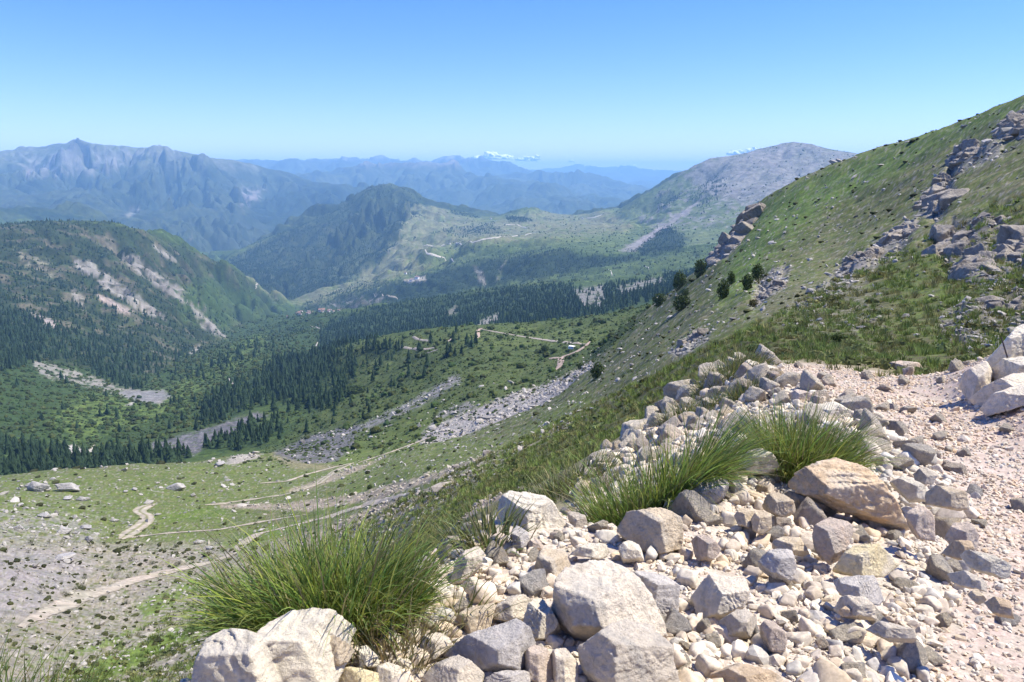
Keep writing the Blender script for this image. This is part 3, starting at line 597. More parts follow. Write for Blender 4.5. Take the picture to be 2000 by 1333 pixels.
# ------------------------------------------------------------------ rocks
def noise3(p, s=0):
    p0 = np.floor(p); f = p-p0; f = f*f*(3-2*f)
    def hh(i, j, k): return h01((p0[:, 0]+i)+57*(p0[:, 2]+k), (p0[:, 1]+j)+113*(p0[:, 2]+k), s)
    r = 0
    for i in (0, 1):
        for j in (0, 1):
            for k in (0, 1):
                r = r + hh(i, j, k)*(f[:, 0] if i else 1-f[:, 0])*(f[:, 1] if j else 1-f[:, 1])*(f[:, 2] if k else 1-f[:, 2])
    return r*2-1
def fbm3(p, s=0, o=4):
    r = 0; a = 0.5
    for k in range(o): r = r+a*noise3(p*2.1**k+k*7.3, s+k); a *= 0.52
    return r
_ico = {}
def ico(sub):
    if sub not in _ico:
        bm = bmesh.new(); bmesh.ops.create_icosphere(bm, subdivisions=sub, radius=1.0)
        _ico[sub] = (np.array([v.co[:] for v in bm.verts]), np.array([[v.index for v in f.verts] for f in bm.faces])); bm.free()
    return _ico[sub]
def polytope(D, n, h, p=26):
    q = np.maximum(D @ n.T, 0)/h[None, :]
    mx = q.max(1)+1e-9; return 1.0/(mx*((q/mx[:, None])**p).sum(1)**(1.0/p))
def hull_planes(P):
    bm = bmesh.new()
    for p in P: bm.verts.new(p)
    g = bmesh.ops.convex_hull(bm, input=bm.verts)
    bm.normal_update(); N = []; H = []
    for f in bm.faces:
        n = np.array(f.normal[:]); h = float(n @ np.array(f.verts[0].co[:]))
        if h < 0: n, h = -n, -h
        if np.linalg.norm(n) > .5: N.append(n); H.append(max(h, 0.02))
    bm.free(); return np.array(N), np.array(H)
def roughen(V, D, size, s, amt=1.0):
    """broken limestone: bedding ledges, conchoidal chips, creases and grain, along the radial direction"""
    P = V/size; g = np.random.default_rng(s+99)
    d = 0.026*fbm3(P*1.9, s, 4)
    for k, (fq, dep) in enumerate(((3.2, .034), (8.0, .014))):
        b = g.normal(size=3); b /= np.linalg.norm(b); t = (P @ b)*fq + 1.9*noise3(P*1.6+k*5, s+20+k); f_ = t-np.floor(t)
        d = d + dep*(np.clip(f_*1.25, 0, 1)**2-.4)*sstep(-.25, .35, noise3(P*1.3+3*k, s+30+k))
    q = P*3.3+1.5*np.stack([noise3(P*2, s+40), noise3(P*2+9, s+41), noise3(P*2-7, s+42)], 1)*.3
    n1 = noise3(q, s+50); d = d - 0.05*np.maximum(0, n1-.1) + 0.03*np.abs(noise3(q*2.3, s+51)) + 0.018*np.abs(noise3(q*5.5, s+52)) + 0.014*fbm3(P*14, s+11, 3)
    return V + D*(d*size*amt)[:, None]
def random_rock(sub, s, flat=0.75, nplanes=6, amt=0.8):
    nplanes = min(nplanes, 7)
    g = np.random.default_rng(s); D, Fc = ico(sub)
    n = g.normal(size=(nplanes, 3)); n /= np.linalg.norm(n, axis=1)[:, None]; h = g.uniform(0.42, 0.95, nplanes)
    qm = np.linalg.qr(g.normal(size=(3, 3)))[0]; n = np.vstack([n, qm, -qm]); h = np.concatenate([h, g.uniform(.6, .95, 6)])
    V = D*polytope(D, n, h, 90)[:, None]
    if sub > 1: V = roughen(V, D, 1.0, s, amt)
    V = V*np.array([g.uniform(.85, 1.25), g.uniform(.7, 1.0), flat*g.uniform(.75, 1.1)])
    return V, Fc

def rock_mat(name, base, dark, warm, vein=0.25, scale=1.0, per_obj=0.14):
    m, nt, b = newmat(name); b.inputs['Roughness'].default_value = 0.88; b.inputs['Specular IOR Level'].default_value = 0.2
    n1 = noise(nt, 4.5*scale, 6, 0.62, dist=0.6); n2 = noise(nt, 17*scale, 8, 0.7); n3 = noise(nt, 75*scale, 5, 0.75)
    c = ramp(nt, n1.outputs['Fac'], [(0.38, dark), (0.48, base), (0.54, base), (0.62, warm)])
    c = mixc(nt, 1.0, c, ramp(nt, n2.outputs['Fac'], [(0.28, (0.62, 0.60, 0.58)), (0.47, (.95, .95, .94)), (0.72, (1.2, 1.19, 1.16))]), 'MULTIPLY')
    c = mixc(nt, 1.0, c, ramp(nt, n3.outputs['Fac'], [(0.3, (0.86, 0.85, 0.84)), (0.7, (1.1, 1.1, 1.1))]), 'MULTIPLY')
    # thin pale calcite veins and dark cracks
    tc = nd(nt, 'ShaderNodeTexCoord'); vo = nd(nt, 'ShaderNodeTexVoronoi', feature='DISTANCE_TO_EDGE'); vo.inputs['Scale'].default_value = 5.5*scale
    wp = nd(nt, 'ShaderNodeVectorMath', operation='MULTIPLY_ADD'); nt.links.new(n1.outputs['Color'], wp.inputs[0]); wp.inputs[1].default_value = (0.25/scale,)*3; nt.links.new(tc.outputs['Object'], wp.inputs[2]); nt.links.new(wp.outputs[0], vo.inputs['Vector'])
    vm = ramp(nt, vo.outputs['Distance'], [(0.0, (1, 1, 1)), (0.022, (0, 0, 0))]); vg = ramp(nt, n1.outputs['Fac'], [(0.47, (0, 0, 0)), (0.6, (1, 1, 1))])
    f = nd(nt, 'ShaderNodeMath', operation='MULTIPLY'); nt.links.new(vm, f.inputs[0]); nt.links.new(vg, f.inputs[1]); f2 = nd(nt, 'ShaderNodeMath', operation='MULTIPLY'); nt.links.new(f.outputs[0], f2.inputs[0]); f2.inputs[1].default_value = vein
    c = mixc(nt, f2.outputs[0], c, (0.2, 0.165, 0.13))
    oi = nd(nt, 'ShaderNodeObjectInfo'); c = mixc(nt, 1.0, c, ramp(nt, oi.outputs['Random'], [(0, (1-per_obj, 1-per_obj, 1-per_obj*.9)), (1, (1+per_obj, 1+per_obj*.95, 1+per_obj*.85))]), 'MULTIPLY')
    nt.links.new(c, b.inputs['Base Color'])
    ad = nd(nt, 'ShaderNodeMath', operation='MULTIPLY_ADD'); nt.links.new(n3.outputs['Fac'], ad.inputs[0]); ad.inputs[1].default_value = 0.35; nt.links.new(n2.outputs['Fac'], ad.inputs[2])
    bump(nt, b, ad.outputs[0], 0.9, 0.03/scale); return m
RM_ = {'pale': rock_mat('pale_limestone', (0.616, 0.535, 0.413), (0.486, 0.437, 0.356), (0.670, 0.557, 0.397)), 'tan': rock_mat('tan_limestone', (0.562, 0.459, 0.316), (0.497, 0.437, 0.341), (0.605, 0.459, 0.286)),
       'grey': rock_mat('grey_limestone', (0.508, 0.464, 0.404), (0.389, 0.359, 0.326), (0.594, 0.517, 0.430)), 'orange': rock_mat('rusty_limestone', (0.572, 0.431, 0.275), (0.540, 0.447, 0.326), (0.616, 0.415, 0.239)),
       'cream': rock_mat('cream_limestone', (0.680, 0.606, 0.463), (0.562, 0.507, 0.407), (0.680, 0.600, 0.427)), 'pink': rock_mat('pink_limestone', (0.583, 0.475, 0.366), (0.486, 0.420, 0.341), (0.626, 0.469, 0.336)),
       'yellow': rock_mat('yellow_limestone', (0.648, 0.545, 0.326), (0.616, 0.535, 0.387), (0.670, 0.513, 0.254))}

def cam_frame(az, te):
    h = 1/math.sqrt(1+te*te); f = np.array([math.sin(az)*h, math.cos(az)*h, te*h]); r = np.array([math.cos(az), -math.sin(az), 0.0]); return f, r, np.cross(r, f)
def shaped_rock(name, label, mat, outs, fronts=(), r=None, thick=0.8, k=1.2, seed=1, top=0.35, group='boulders of the rubble embankment', cat='boulder', amt=1.0):
    """outline(s) seen from the road give width and height; the rock gets its own distance, depth and facets"""
    allp = np.array([p for o in outs for p in o], float)
    u0, u1, v0, v1 = allp[:, 0].min(), allp[:, 0].max(), allp[:, 1].min(), allp[:, 1].max()
    uc, vc = (u0+u1)/2, (v0+v1)/2
    pc = hit(uc, min(v1-0.10*(v1-v0), 1332), 1.6)
    if r is None: r = pc[3] if pc is not None and (pc[3] < 16 or name == 'rock_outcrop') else berm_r(uc, min(v1-0.15*(v1-v0), 1400), k)
    elif pc is not None and 0.75 < pc[3]/r < 1.4: r = 0.35*r+0.65*pc[3]
    az, te = map(float, ray(uc, vc)); dist = r*math.sqrt(1+te*te); f, rt, up = cam_frame(az, te)
    g = np.random.default_rng(seed); s = dist/F*math.cos(math.atan(math.hypot((uc-1000)/F, (vc-666.5)/F)))*1.0
    s = dist/math.sqrt(1+((uc-1000)/F)**2+((vc-666.5)/F)**2)/F
    def loc(u, v, d):
        a, t = map(float, ray(u, v)); q, _, _ = cam_frame(a, t)
        return q*((dist+d)/(q @ f)) - f*dist
    size = math.sqrt((u1-u0)*(v1-v0))*s; T = size*thick
    D, Fc = ico(6 if size/s > 75 else 5); rad = None; sc = size*0.5
    C0 = loc(uc, vc, 0.1*T)
    ax = np.array([max(u1-u0, 1)*s/2, T*.62, max(v1-v0, 1)*s/2]); Bm = np.stack([rt, f, up])            # stretch the sphere first so the faces spread evenly
    Dw = (D*ax) @ Bm; Dl = np.linalg.norm(Dw, axis=1); D = Dw/Dl[:, None]
    for oi_, o in enumerate(outs):
        o = np.array(o, float); c = o.mean(0); E = np.array([loc(a, b, 0) for a, b in o]); ce = E.mean(0); N, H = [], []
        n = len(o); ar = sum(o[i][0]*o[(i+1) % n][1]-o[(i+1) % n][0]*o[i][1] for i in range(n))
        for i in range(n):
            e = E[(i+1) % n]-E[i]; nn = np.cross(e, f)*(1 if ar < 0 else -1); ln_ = np.linalg.norm(nn)
            if ln_ < 1e-6: continue
            nn = nn/ln_
            if nn @ (E[i]-ce) < 0: nn = -nn
            tl = g.uniform(-.15, .45) if nn @ up > 0.3 else g.uniform(-.5, .2)
            nn = nn+tl*f; nn /= np.linalg.norm(nn); h0 = max(nn @ (E[i]-C0), nn @ (E[(i+1) % n]-C0)); h1 = np.max((E-C0) @ nn)
            N.append(nn); H.append(max(h0, h1*.93, .04*size))
        hh = (o[:, 1].max()-o[:, 1].min())*s; hw = (o[:, 0].max()-o[:, 0].min())*s
        fp = [q for q in fronts if len(outs) == 1 or q[3] == oi_] if fronts else []
        rp = np.mean([loc(q[0], q[1], -q[2]*T) for q in fp], 0) if fp else loc(c[0], c[1], -T*g.uniform(.32, .5))
        rp = rp+up*hh*g.uniform(0, .16)+rt*hw*g.uniform(-.12, .12)
        sg = g.choice([-1, 1])
        for vec in (up*g.uniform(.9, 1.3)-f*g.uniform(.6, .95)+rt*g.uniform(-.3, .3), -f+rt*sg*g.uniform(.25, .6)-up*g.uniform(.0, .35), -f*g.uniform(.7, 1)-rt*sg*g.uniform(.6, 1.1)+up*g.uniform(-.15, .3), up+f*.45+rt*g.uniform(-.5, .5), f+up*g.uniform(0, .5)+rt*g.uniform(-.3, .3), f-up):
            nn = vec/np.linalg.norm(vec); fr = nn @ f < 0
            N.append(nn); H.append(max(nn @ (rp-C0), .12*size) if fr else (.5*T if nn @ f > .6 else max(np.max((E-C0) @ nn)*.97, .2*size)))
        N, H = np.array(N), np.array(H)
        q = polytope(D, N, H/sc, 160)*sc
        rad = q if rad is None else np.maximum(rad, q)
    V = D*rad[:, None]; V = roughen(V, D, size*0.55, seed*13+1, amt) + C0
    base = V.mean(0); zb = V[:, 2].min()
    W = V + f*dist; org = np.array([W[:, 0].mean(), W[:, 1].mean(), W[:, 2].min()+0.1*size])
    me = mesh_np(name, W-org, Fc, 3); o = link(name, me, RM_[mat], loc=org); tag(o, label, cat, group); return o
HP = []   # outlines already taken by shaped rocks
def Q(label, mat, outs, **kw):
    if not isinstance(outs[0], list): outs = [outs]
    for o in outs: HP.append(np.array(o, float))
    shaped_rock(kw.pop('name', 'boulder'), label, mat, outs, seed=len(HP)*7+3, **kw)
Q('long cream boulder with two humps in front of the big grass tussock', 'cream', [[(371,1350),(378,1295),(395,1260),(434,1229),(465,1231),(505,1248),(560,1350)], [(470,1262),(525,1222),(560,1194),(577,1178),(609,1184),(654,1178),(675,1190),(697,1225),(698,1255),(650,1350),(470,1350)]], r=2.02, thick=0.75, fronts=[(420,1290,.3,0),(470,1300,.45,0),(540,1290,.35,1),(620,1230,.25,1),(600,1300,.45,1),(670,1250,.3,1)])
Q('tan slab with a sharp lower edge leaning on the two-humped cream boulder', 'tan', [(590,1262),(610,1232),(650,1240),(700,1268),(706,1280),(662,1300),(610,1288)], r=1.9, thick=0.5)
Q('small white block wedged under the tan slab beside the big tussock', 'cream', [(700,1262),(708,1256),(738,1284),(742,1302),(702,1306)], r=2.15)
Q('yellow stained flat block at the bottom edge of the picture', 'yellow', [(654,1306),(684,1302),(730,1312),(766,1330),(766,1350),(650,1350)], r=2.05, thick=.7)
Q('rounded cream block between the yellow block and the white-edged boulder', 'cream', [(736,1302),(757,1292),(784,1306),(786,1345),(740,1345)], r=2.08)
Q('pale boulder with a white upper edge in front of the slate grey boulder', 'pale', [(817,1310),(845,1288),(894,1274),(925,1295),(943,1316),(940,1350),(822,1350)], r=2.0, thick=.7)
Q('slate grey boulder with a tan right flank at the foot of the rubble', 'grey', [(841,1285),(866,1264),(932,1240),(978,1211),(1002,1204),(1023,1218),(1029,1267),(1025,1302),(985,1318),(925,1312)], r=2.15, thick=.8, fronts=[(985,1245,.35),(930,1285,.4),(1000,1290,.35)])
Q('pale cracked boulder just above the white-edged one beside dry grass', 'pale', [(815,1264),(824,1243),(845,1232),(876,1246),(884,1264),(845,1295),(824,1294)], r=2.3)
Q('boxy boulder with a bright flat top and a tan shaded front', 'tan', [(897,1197),(915,1180),(971,1176),(962,1208),(957,1228),(915,1246)], r=2.5, fronts=[(905,1206,.35),(950,1208,.4),(930,1235,.3)])
Q('rough pale brown boulder wedged behind the slate grey boulder', 'pale', [(958,1208),(971,1183),(1002,1166),(1034,1159),(1034,1180),(1023,1210),(1000,1216)], r=2.45)
Q('upright cream wedge standing between the slate grey and the giant boulder', 'cream', [(1023,1215),(1030,1187),(1041,1166),(1055,1162),(1072,1187),(1093,1222),(1069,1248),(1037,1252)], r=2.35, thick=.7)
Q('reddish grey block below the upright cream wedge', 'pink', [(1027,1271),(1041,1260),(1069,1267),(1079,1285),(1076,1345),(1030,1330)], r=2.12)
Q('rounded pale block in the shadow of the giant boulder at the bottom', 'pale', [(1079,1271),(1104,1264),(1128,1295),(1130,1345),(1083,1345)], r=2.12)
Q('low grey slab cut off by the bottom edge below the slate boulder', 'grey', [(950,1322),(985,1308),(1027,1309),(1032,1350),(948,1350)], r=1.95)
Q('giant grey boulder with a smooth hollow top and a brown shaded face', 'pale', [(1079,1180),(1083,1159),(1097,1124),(1118,1096),(1146,1085),(1167,1094),(1230,1110),(1258,1138),(1286,1180),(1302,1236),(1250,1262),(1188,1252),(1132,1252),(1097,1217)], r=2.45, thick=.85, fronts=[(1100,1150,.3),(1175,1168,.5),(1204,1226,.5),(1125,1200,.4)])
Q('huge pale boulder lying below the giant grey one at the bottom edge', 'pale', [(1126,1268),(1160,1238),(1202,1222),(1240,1196),(1290,1220),(1318,1290),(1330,1352),(1174,1352),(1144,1316)], r=2.15, thick=.9, fronts=[(1200,1262,.4),(1290,1280,.35),(1190,1320,.4)])
Q('grey brown boulder tucked behind the shoulder of the giant boulder', 'grey', [(1232,1118),(1265,1110),(1300,1122),(1326,1150),(1322,1230),(1304,1238),(1280,1180)], r=2.75)
Q('domed whitish bedrock crowning the pointed rubble mound', 'cream', [(948,1035),(962,995),(985,968),(1005,955),(1030,952),(1058,962),(1082,985),(1108,1018),(1100,1050),(1050,1040),(1000,1060)], r=3.9, thick=.6)
Q('cube shaped pale stone at the right foot of the pointed mound', 'pale', [(1107,1000),(1118,995),(1142,1008),(1150,1030),(1135,1037),(1113,1030)], r=3.75)
Q('dark grey five sided stone in the middle of the pointed mound', 'grey', [(999,1040),(1016,1022),(1032,1040),(1035,1061),(1020,1076),(1002,1068)], r=3.2)
Q('brownish stone beside the dark five sided stone', 'pink', [(957,1050),(978,1036),(992,1050),(984,1066),(964,1070)], r=3.2)
Q('small greyish pink stone touching the dark five sided stone', 'pink', [(1030,1061),(1044,1047),(1058,1061),(1058,1073),(1034,1075)], r=3.15)
Q('tall pale rock forming the edge of the rubble above the valley', 'pale', [(873,1145),(897,1113),(908,1075),(936,1064),(943,1089),(936,1110),(900,1141)], r=2.95)
Q('greenish pale slab with a dark underside below the tall edge rock', 'pale', [(897,1138),(925,1124),(946,1145),(943,1159),(908,1160)], r=2.75, thick=.6)
Q('tan boulder with a cleft in its face behind the giant boulder', 'tan', [(1048,1096),(1058,1071),(1079,1061),(1104,1075),(1114,1100),(1097,1131),(1086,1146),(1062,1126)], r=2.95)
Q('broad whitish slab behind the top of the giant boulder', 'cream', [(1112,1084),(1146,1061),(1195,1058),(1213,1082),(1174,1093),(1140,1088)], r=3.0, thick=.7)
Q('smooth pale stone between the broad slab and the knobbly boulder', 'cream', [(1209,1068),(1230,1054),(1248,1065),(1256,1092),(1216,1098)], r=3.05)
Q('large knobbly boulder with a rusty front below the middle tussock', 'tan', [(1202,1033),(1230,1001),(1254,998),(1300,996),(1325,1010),(1334,1040),(1325,1074),(1265,1078),(1228,1060)], r=3.35, thick=.85)
Q('dark grey block leaning against the middle grass tussock', 'grey', [(1351,935),(1382,917),(1412,923),(1424,942),(1400,964),(1388,992),(1356,992),(1349,960)], r=4.0, fronts=[(1400,940,.25),(1370,958,.4),(1378,985,.35)])
Q('whitish angular boulder between the two green tussocks', 'cream', [(1444,903),(1457,882),(1484,876),(1510,893),(1523,910),(1495,925),(1462,925)], r=4.4)
Q('biggest ochre slab with a broad sloping top and shaded front edge', 'orange', [(1536,945),(1555,923),(1626,889),(1660,885),(1694,912),(1731,953),(1772,1015),(1745,1022),(1697,1000),(1652,996),(1585,977),(1540,958)], r=3.9, thick=.75, fronts=[(1545,944,.3),(1640,954,.5),(1690,978,.5),(1660,990,.35)])
Q('small white knob next to the dark grey block', 'cream', [(1424,942),(1442,936),(1455,957),(1444,969),(1428,964)], r=3.9)
Q('ochre cube resting above two brown stones', 'tan', [(1497,985),(1504,964),(1529,959),(1551,979),(1548,998),(1525,1012),(1502,1000)], r=3.65)
Q('brown stone under the ochre cube, on the tussock side', 'tan', [(1434,1008),(1450,990),(1469,994),(1468,1032),(1442,1026)], r=3.5)
Q('brown stone under the ochre cube, on the road side', 'tan', [(1466,1012),(1480,994),(1506,1002),(1507,1032),(1488,1046),(1470,1036)], r=3.45)
Q('large brown diamond shaped boulder standing on its point', 'pink', [(1587,1047),(1611,1002),(1637,998),(1667,1017),(1665,1050),(1649,1078),(1622,1104),(1596,1082)], r=3.2, thick=.7, fronts=[(1635,1040,.35),(1615,1055,.35)])
Q('pinkish blocky stone below the knobbly boulder with small rubble around', 'pink', [(1345,1052),(1371,1037),(1394,1054),(1409,1073),(1392,1096),(1356,1090)], r=3.1)
Q('grey faceted boulder left of the diamond boulder', 'grey', [(1480,1097),(1499,1077),(1547,1073),(1556,1110),(1544,1138),(1510,1127)], r=2.85)
Q('flat tan stone lying above the grey faceted boulder', 'tan', [(1508,1062),(1530,1048),(1562,1050),(1578,1073),(1555,1084),(1515,1076)], r=3.1)
Q('massive pale tan boulder overhanging a dark gap in the lower rubble', 'pale', [(1352,1191),(1364,1148),(1390,1114),(1450,1118),(1462,1155),(1450,1183),(1401,1210),(1367,1210)], r=2.6, fronts=[(1400,1165,.45),(1445,1170,.3),(1375,1190,.35)])
Q('pointed pale stone propped against the overhanging boulder', 'pale', [(1401,1240),(1412,1208),(1450,1184),(1470,1200),(1462,1240),(1430,1246)], r=2.45)
Q('flat yellowish slab under the diamond boulder', 'yellow', [(1626,1110),(1667,1065),(1720,1058),(1761,1073),(1758,1110),(1724,1130),(1656,1124)], r=2.95, thick=.7)
Q('rounded grey boulder below the flat yellowish slab', 'grey', [(1634,1152),(1641,1127),(1705,1114),(1727,1144),(1740,1172),(1712,1184),(1650,1170)], r=2.7)
Q('pale arched slab in front of the rounded grey boulder', 'pale', [(1613,1184),(1637,1163),(1690,1167),(1710,1194),(1706,1208),(1650,1205)], r=2.55)
Q('small rusty stone leaning on the pale arched slab', 'orange', [(1640,1191),(1656,1181),(1679,1188),(1676,1206),(1646,1206)], r=2.48)
Q('long log-like pale stone lying at the edge of the road', 'cream', [(1874,1090),(1889,1073),(1940,1085),(1982,1107),(1984,1133),(1930,1120),(1885,1103)], r=2.85, thick=.5)
Q('pair-headed brown boulder at the road edge behind the ochre slab', 'tan', [(1812,985),(1825,949),(1859,953),(1892,957),(1901,983),(1862,995)], r=3.75)
Q('greenish white flat boulder beside the ochre slab', 'cream', [(1742,940),(1769,927),(1806,949),(1815,976),(1776,981)], r=4.0, thick=.6)
Q('pale wedge above the pair-headed brown boulder', 'pale', [(1778,924),(1799,910),(1832,927),(1822,946),(1790,946)], r=4.2)
Q('sharp ridged pale boulder at the end of the ochre slab', 'pink', [(1770,1015),(1795,983),(1825,1013),(1828,1058),(1793,1052)], r=3.35, fronts=[(1795,1010,.45)])
Q('tent shaped pink boulder at the road edge', 'pink', [(1845,1052),(1862,1024),(1892,1017),(1912,1050),(1904,1075),(1862,1070)], r=3.1)
Q('orange flat-topped stone behind the log-like stone', 'orange', [(1840,1082),(1862,1058),(1896,1054),(1902,1070),(1874,1094)], r=3.0)
Q('tall narrow pinkish stone set in fine gravel', 'pink', [(1485,1222),(1495,1212),(1512,1212),(1537,1249),(1532,1274),(1504,1272)], r=2.35)
Q('long low pale slab half buried near the road', 'pale', [(1692,1230),(1720,1212),(1784,1230),(1790,1250),(1735,1252)], r=2.35, thick=.6)
Q('rusty orange slab cut off by the bottom edge in fine gravel', 'orange', [(1388,1318),(1450,1294),(1525,1305),(1560,1340),(1470,1352),(1388,1352)], r=2.05, thick=.6)
Q('rust red blocky stone at the road side', 'orange', [(1920,1180),(1937,1163),(1971,1170),(1980,1205),(1942,1200)], r=2.5)
Q('brown pebble-sized boulder touching the rust red stone', 'tan', [(1888,1161),(1907,1148),(1923,1165),(1908,1180)], r=2.55)
Q('pale tilted slab behind the brown and rust red stones', 'pale', [(1857,1124),(1885,1114),(1922,1133),(1920,1154),(1880,1146)], r=2.7)
Q('pale lozenge stone at the outer corner of the road bend', 'cream', [(1480,722),(1500,712),(1525,722),(1512,736),(1484,736)], k=1.12)
Q('white knob on the far end of the embankment wall', 'cream', [(1448,712),(1462,700),(1484,708),(1480,724),(1455,726)], k=1.1)
Q('low brown boulder on the inner side of the far bend', 'pink', [(1540,770),(1560,758),(1584,770),(1580,786),(1548,784)], k=1.12)
Q('long flat pink slab lying across the far end of the road', 'pink', [(1735,712),(1760,705),(1800,710),(1812,722),(1770,726),(1738,722)], k=1.22, thick=1.6)
Q('cream ledge stone beside the farther tussock at the road edge', 'cream', [(1590,795),(1625,782),(1668,806),(1652,826),(1605,815)], k=1.1)
OG = 'slabs of the pale outcrop above the road'
ok = dict(name='outcrop_slab', group=OG, cat='rock', thick=.9)
Q('rounded end block of the pale outcrop with a shaded underside', 'pale', [(1876,745),(1884,728),(1925,704),(1935,722),(1937,745),(1905,766),(1900,792),(1884,775)], r=10.6, **ok)
Q('tallest slanting slab at the top of the pale outcrop', 'cream', [(1926,704),(1945,685),(1985,640),(2030,615),(2060,640),(2030,690),(1975,715),(1935,722)], r=11.4, **ok)
Q('wedge slab with a bright top in the middle of the pale outcrop', 'cream', [(1934,722),(1960,704),(1990,700),(2040,690),(2030,725),(1975,735),(1945,748)], r=10.7, **ok)
Q('low brown stepped slab inside the pale outcrop', 'pale', [(1904,770),(1925,752),(1960,745),(2030,715),(2030,750),(1960,770),(1918,795)], r=10.3, **ok)
Q('long lowest slab of the pale outcrop meeting the gravel', 'pale', [(1914,800),(1940,780),(1980,755),(2050,735),(2060,775),(1990,795),(1930,812)], r=9.6, **ok)
# thin rod stuck in the outcrop
rp = hit(1970, 690); a_, t_ = map(float, ray(1962, 680)); f_, r_, u_ = cam_frame(a_, t_); dd = 10.6
bm = bmesh.new(); bmesh.ops.create_cone(bm, segments=8, radius1=0.010, radius2=0.008, depth=0.28, cap_ends=True)
me = bpy.data.meshes.new('metal_rod'); bm.to_mesh(me); bm.free(); mm, nt_, b_ = newmat('rusty_iron'); b_.inputs['Base Color'].default_value = (0.10, 0.08, 0.07, 1); b_.inputs['Metallic'].default_value = 0.4
o = link('metal_rod', me, mm, loc=f_*math.sqrt(1+t_*t_)*dd); o.rotation_euler = (Vector(u_*0.92-r_*0.36).to_track_quat('Z', 'Y')).to_euler(); tag(o, 'thin dark metal rod stuck upright in the pale outcrop', 'rod')

RM_['crag'] = rock_mat('crag_limestone', (.30, .265, .215), (.19, .168, .14), (.36, .315, .25), scale=.07)
def crag(label, P, n=46, big=1.0):
    """one outcrop: tilted angular blocks grown together and half sunk in the slope"""
    P = np.array(P, float); c = P.mean(0); p0 = hit(c[0], c[1], 16); g = np.random.default_rng(int(c[0]*7+c[1])); d0 = math.sqrt(p0[3]**2+p0[2]**2)
    ext = math.sqrt((np.ptp(P[:, 0]))*(np.ptp(P[:, 1])))*d0/F; VV, FF = [], []; off = 0; tilt = g.normal(0, .25, 3)
    for _ in range(600):
        if len(VV) >= 2*n: break
        u, v = g.uniform(P[:, 0].min(), P[:, 0].max()), g.uniform(P[:, 1].min(), P[:, 1].max())
        if polysd(P, np.array([u]), np.array([v]))[0] < 1: continue
        p = hit(u, v, 16)
        if p is None or abs(p[3]/p0[3]-1) > .35: continue
        V, Fc = CB[g.integers(0, len(CB))]; s = ext*g.uniform(.09, .25)*(1.35*big if len(VV) < 10 else 1)
        e = Matrix.Rotation(tilt[0]+g.normal(0, .22), 3, 'X') @ Matrix.Rotation(tilt[1]+g.normal(0, .22), 3, 'Y') @ Matrix.Rotation(g.uniform(0, 6.28), 3, 'Z')
        W = (V*np.array([s*1.15, s*.9, s*g.uniform(.7, 1.25)])) @ np.array(e).T + np.array([p[0], p[1], p[2]+s*g.uniform(-.35, .1)]); VV.append(W); FF.append(Fc+off); off += len(V)
        D0_, F0_ = ico(2); VV.append(D0_*np.array([ext*.26, ext*.26, s*.6])+np.array([p[0], p[1], p[2]-s*.62])); FF.append(F0_+off); off += len(D0_)
    if not VV: return
    V = np.concatenate(VV); org = np.array(p0[:3]); me = mesh_np('rock_outcrop', V-org, np.concatenate(FF), 3, False); o = link('rock_outcrop', me, RM_['crag'], loc=org)
    md = o.modifiers.new('fuse', 'REMESH'); md.mode = 'VOXEL'; md.voxel_size = max(ext*.013, .05); m2_ = bpy.data.meshes.new_from_object(o.evaluated_get(bpy.context.evaluated_depsgraph_get())); o.modifiers.clear(); bm = bmesh.new(); bm.from_mesh(m2_)
    left = set(bm.verts); parts_ = []
    while left:
        q = [left.pop()]; comp = [q[0]]
        while q:
            for e in q.pop().link_edges:
                for w_ in e.verts:
                    if w_ in left: left.discard(w_); q.append(w_); comp.append(w_)
        parts_.append(comp)
    parts_.sort(key=len); bmesh.ops.delete(bm, geom=[w_ for cp_ in parts_[:-1] for w_ in cp_], context='VERTS'); bm.to_mesh(m2_); bm.free(); o.data = m2_; m2_.name = 'rock_outcrop'
    if not m2_.materials: m2_.materials.append(RM_['crag'])
    tag(o, label, 'outcrop', 'crags of the right hillside')
CB = [random_rock(4, 600+k, 1.0, 7, 1.3) for k in range(8)]
crag('pale blocky crag where the rock band turns downhill', [(1865,297),(1887,287),(1925,284),(1936,272),(1944,291),(1925,310),(1887,314),(1865,318)])
crag('narrow crag pillar under the turning point of the rock band', [(1854,317),(1865,298),(1873,317),(1866,337),(1850,337)])
crag('leaning crag block between two pillars of the rock band', [(1827,362),(1835,344),(1850,334),(1861,351),(1850,371),(1835,375)])
crag('shadowed crag face with a hollow below the rock band', [(1803,389),(1825,366),(1860,372),(1870,400),(1854,432),(1831,424),(1812,406)], 46, 1.4)
crag('highest crag at the corner of the hill against the sky', [(1955,246),(1974,229),(2005,212),(2012,262),(1977,267),(1955,271)])
crag('stepped crag on the lower part of the rock band', [(1726,471),(1752,439),(1782,424),(1790,447),(1782,484),(1752,503),(1730,492)])
crag('biggest dark cliff of the hillside, western buttress', [(1812,500),(1832,455),(1872,440),(1890,465),(1893,545),(1865,562),(1830,545)], 46, 1.5)
crag('dark cliff buttress with pale cracks beside the biggest one', [(1884,560),(1889,475),(1917,440),(1950,445),(1956,497),(1942,547),(1902,577)], 46, 1.5)
crag('long low ledge roofing the dark cliff', [(1893,432),(1925,424),(1962,428),(1967,449),(1925,446)])
crag('cliff block at the outer end of the dark cliff', [(1951,482),(1985,445),(2020,435),(2020,530),(1962,535)], 46, 1.4)
crag('jagged rock rib on the far edge of the green slope', [(1400,510),(1411,479),(1432,452),(1460,424),(1479,402),(1486,414),(1462,454),(1440,482),(1416,514)])
crag('flat crag at the foot of the rock band', [(1655,514),(1677,497),(1719,481),(1724,498),(1681,528),(1655,536)])
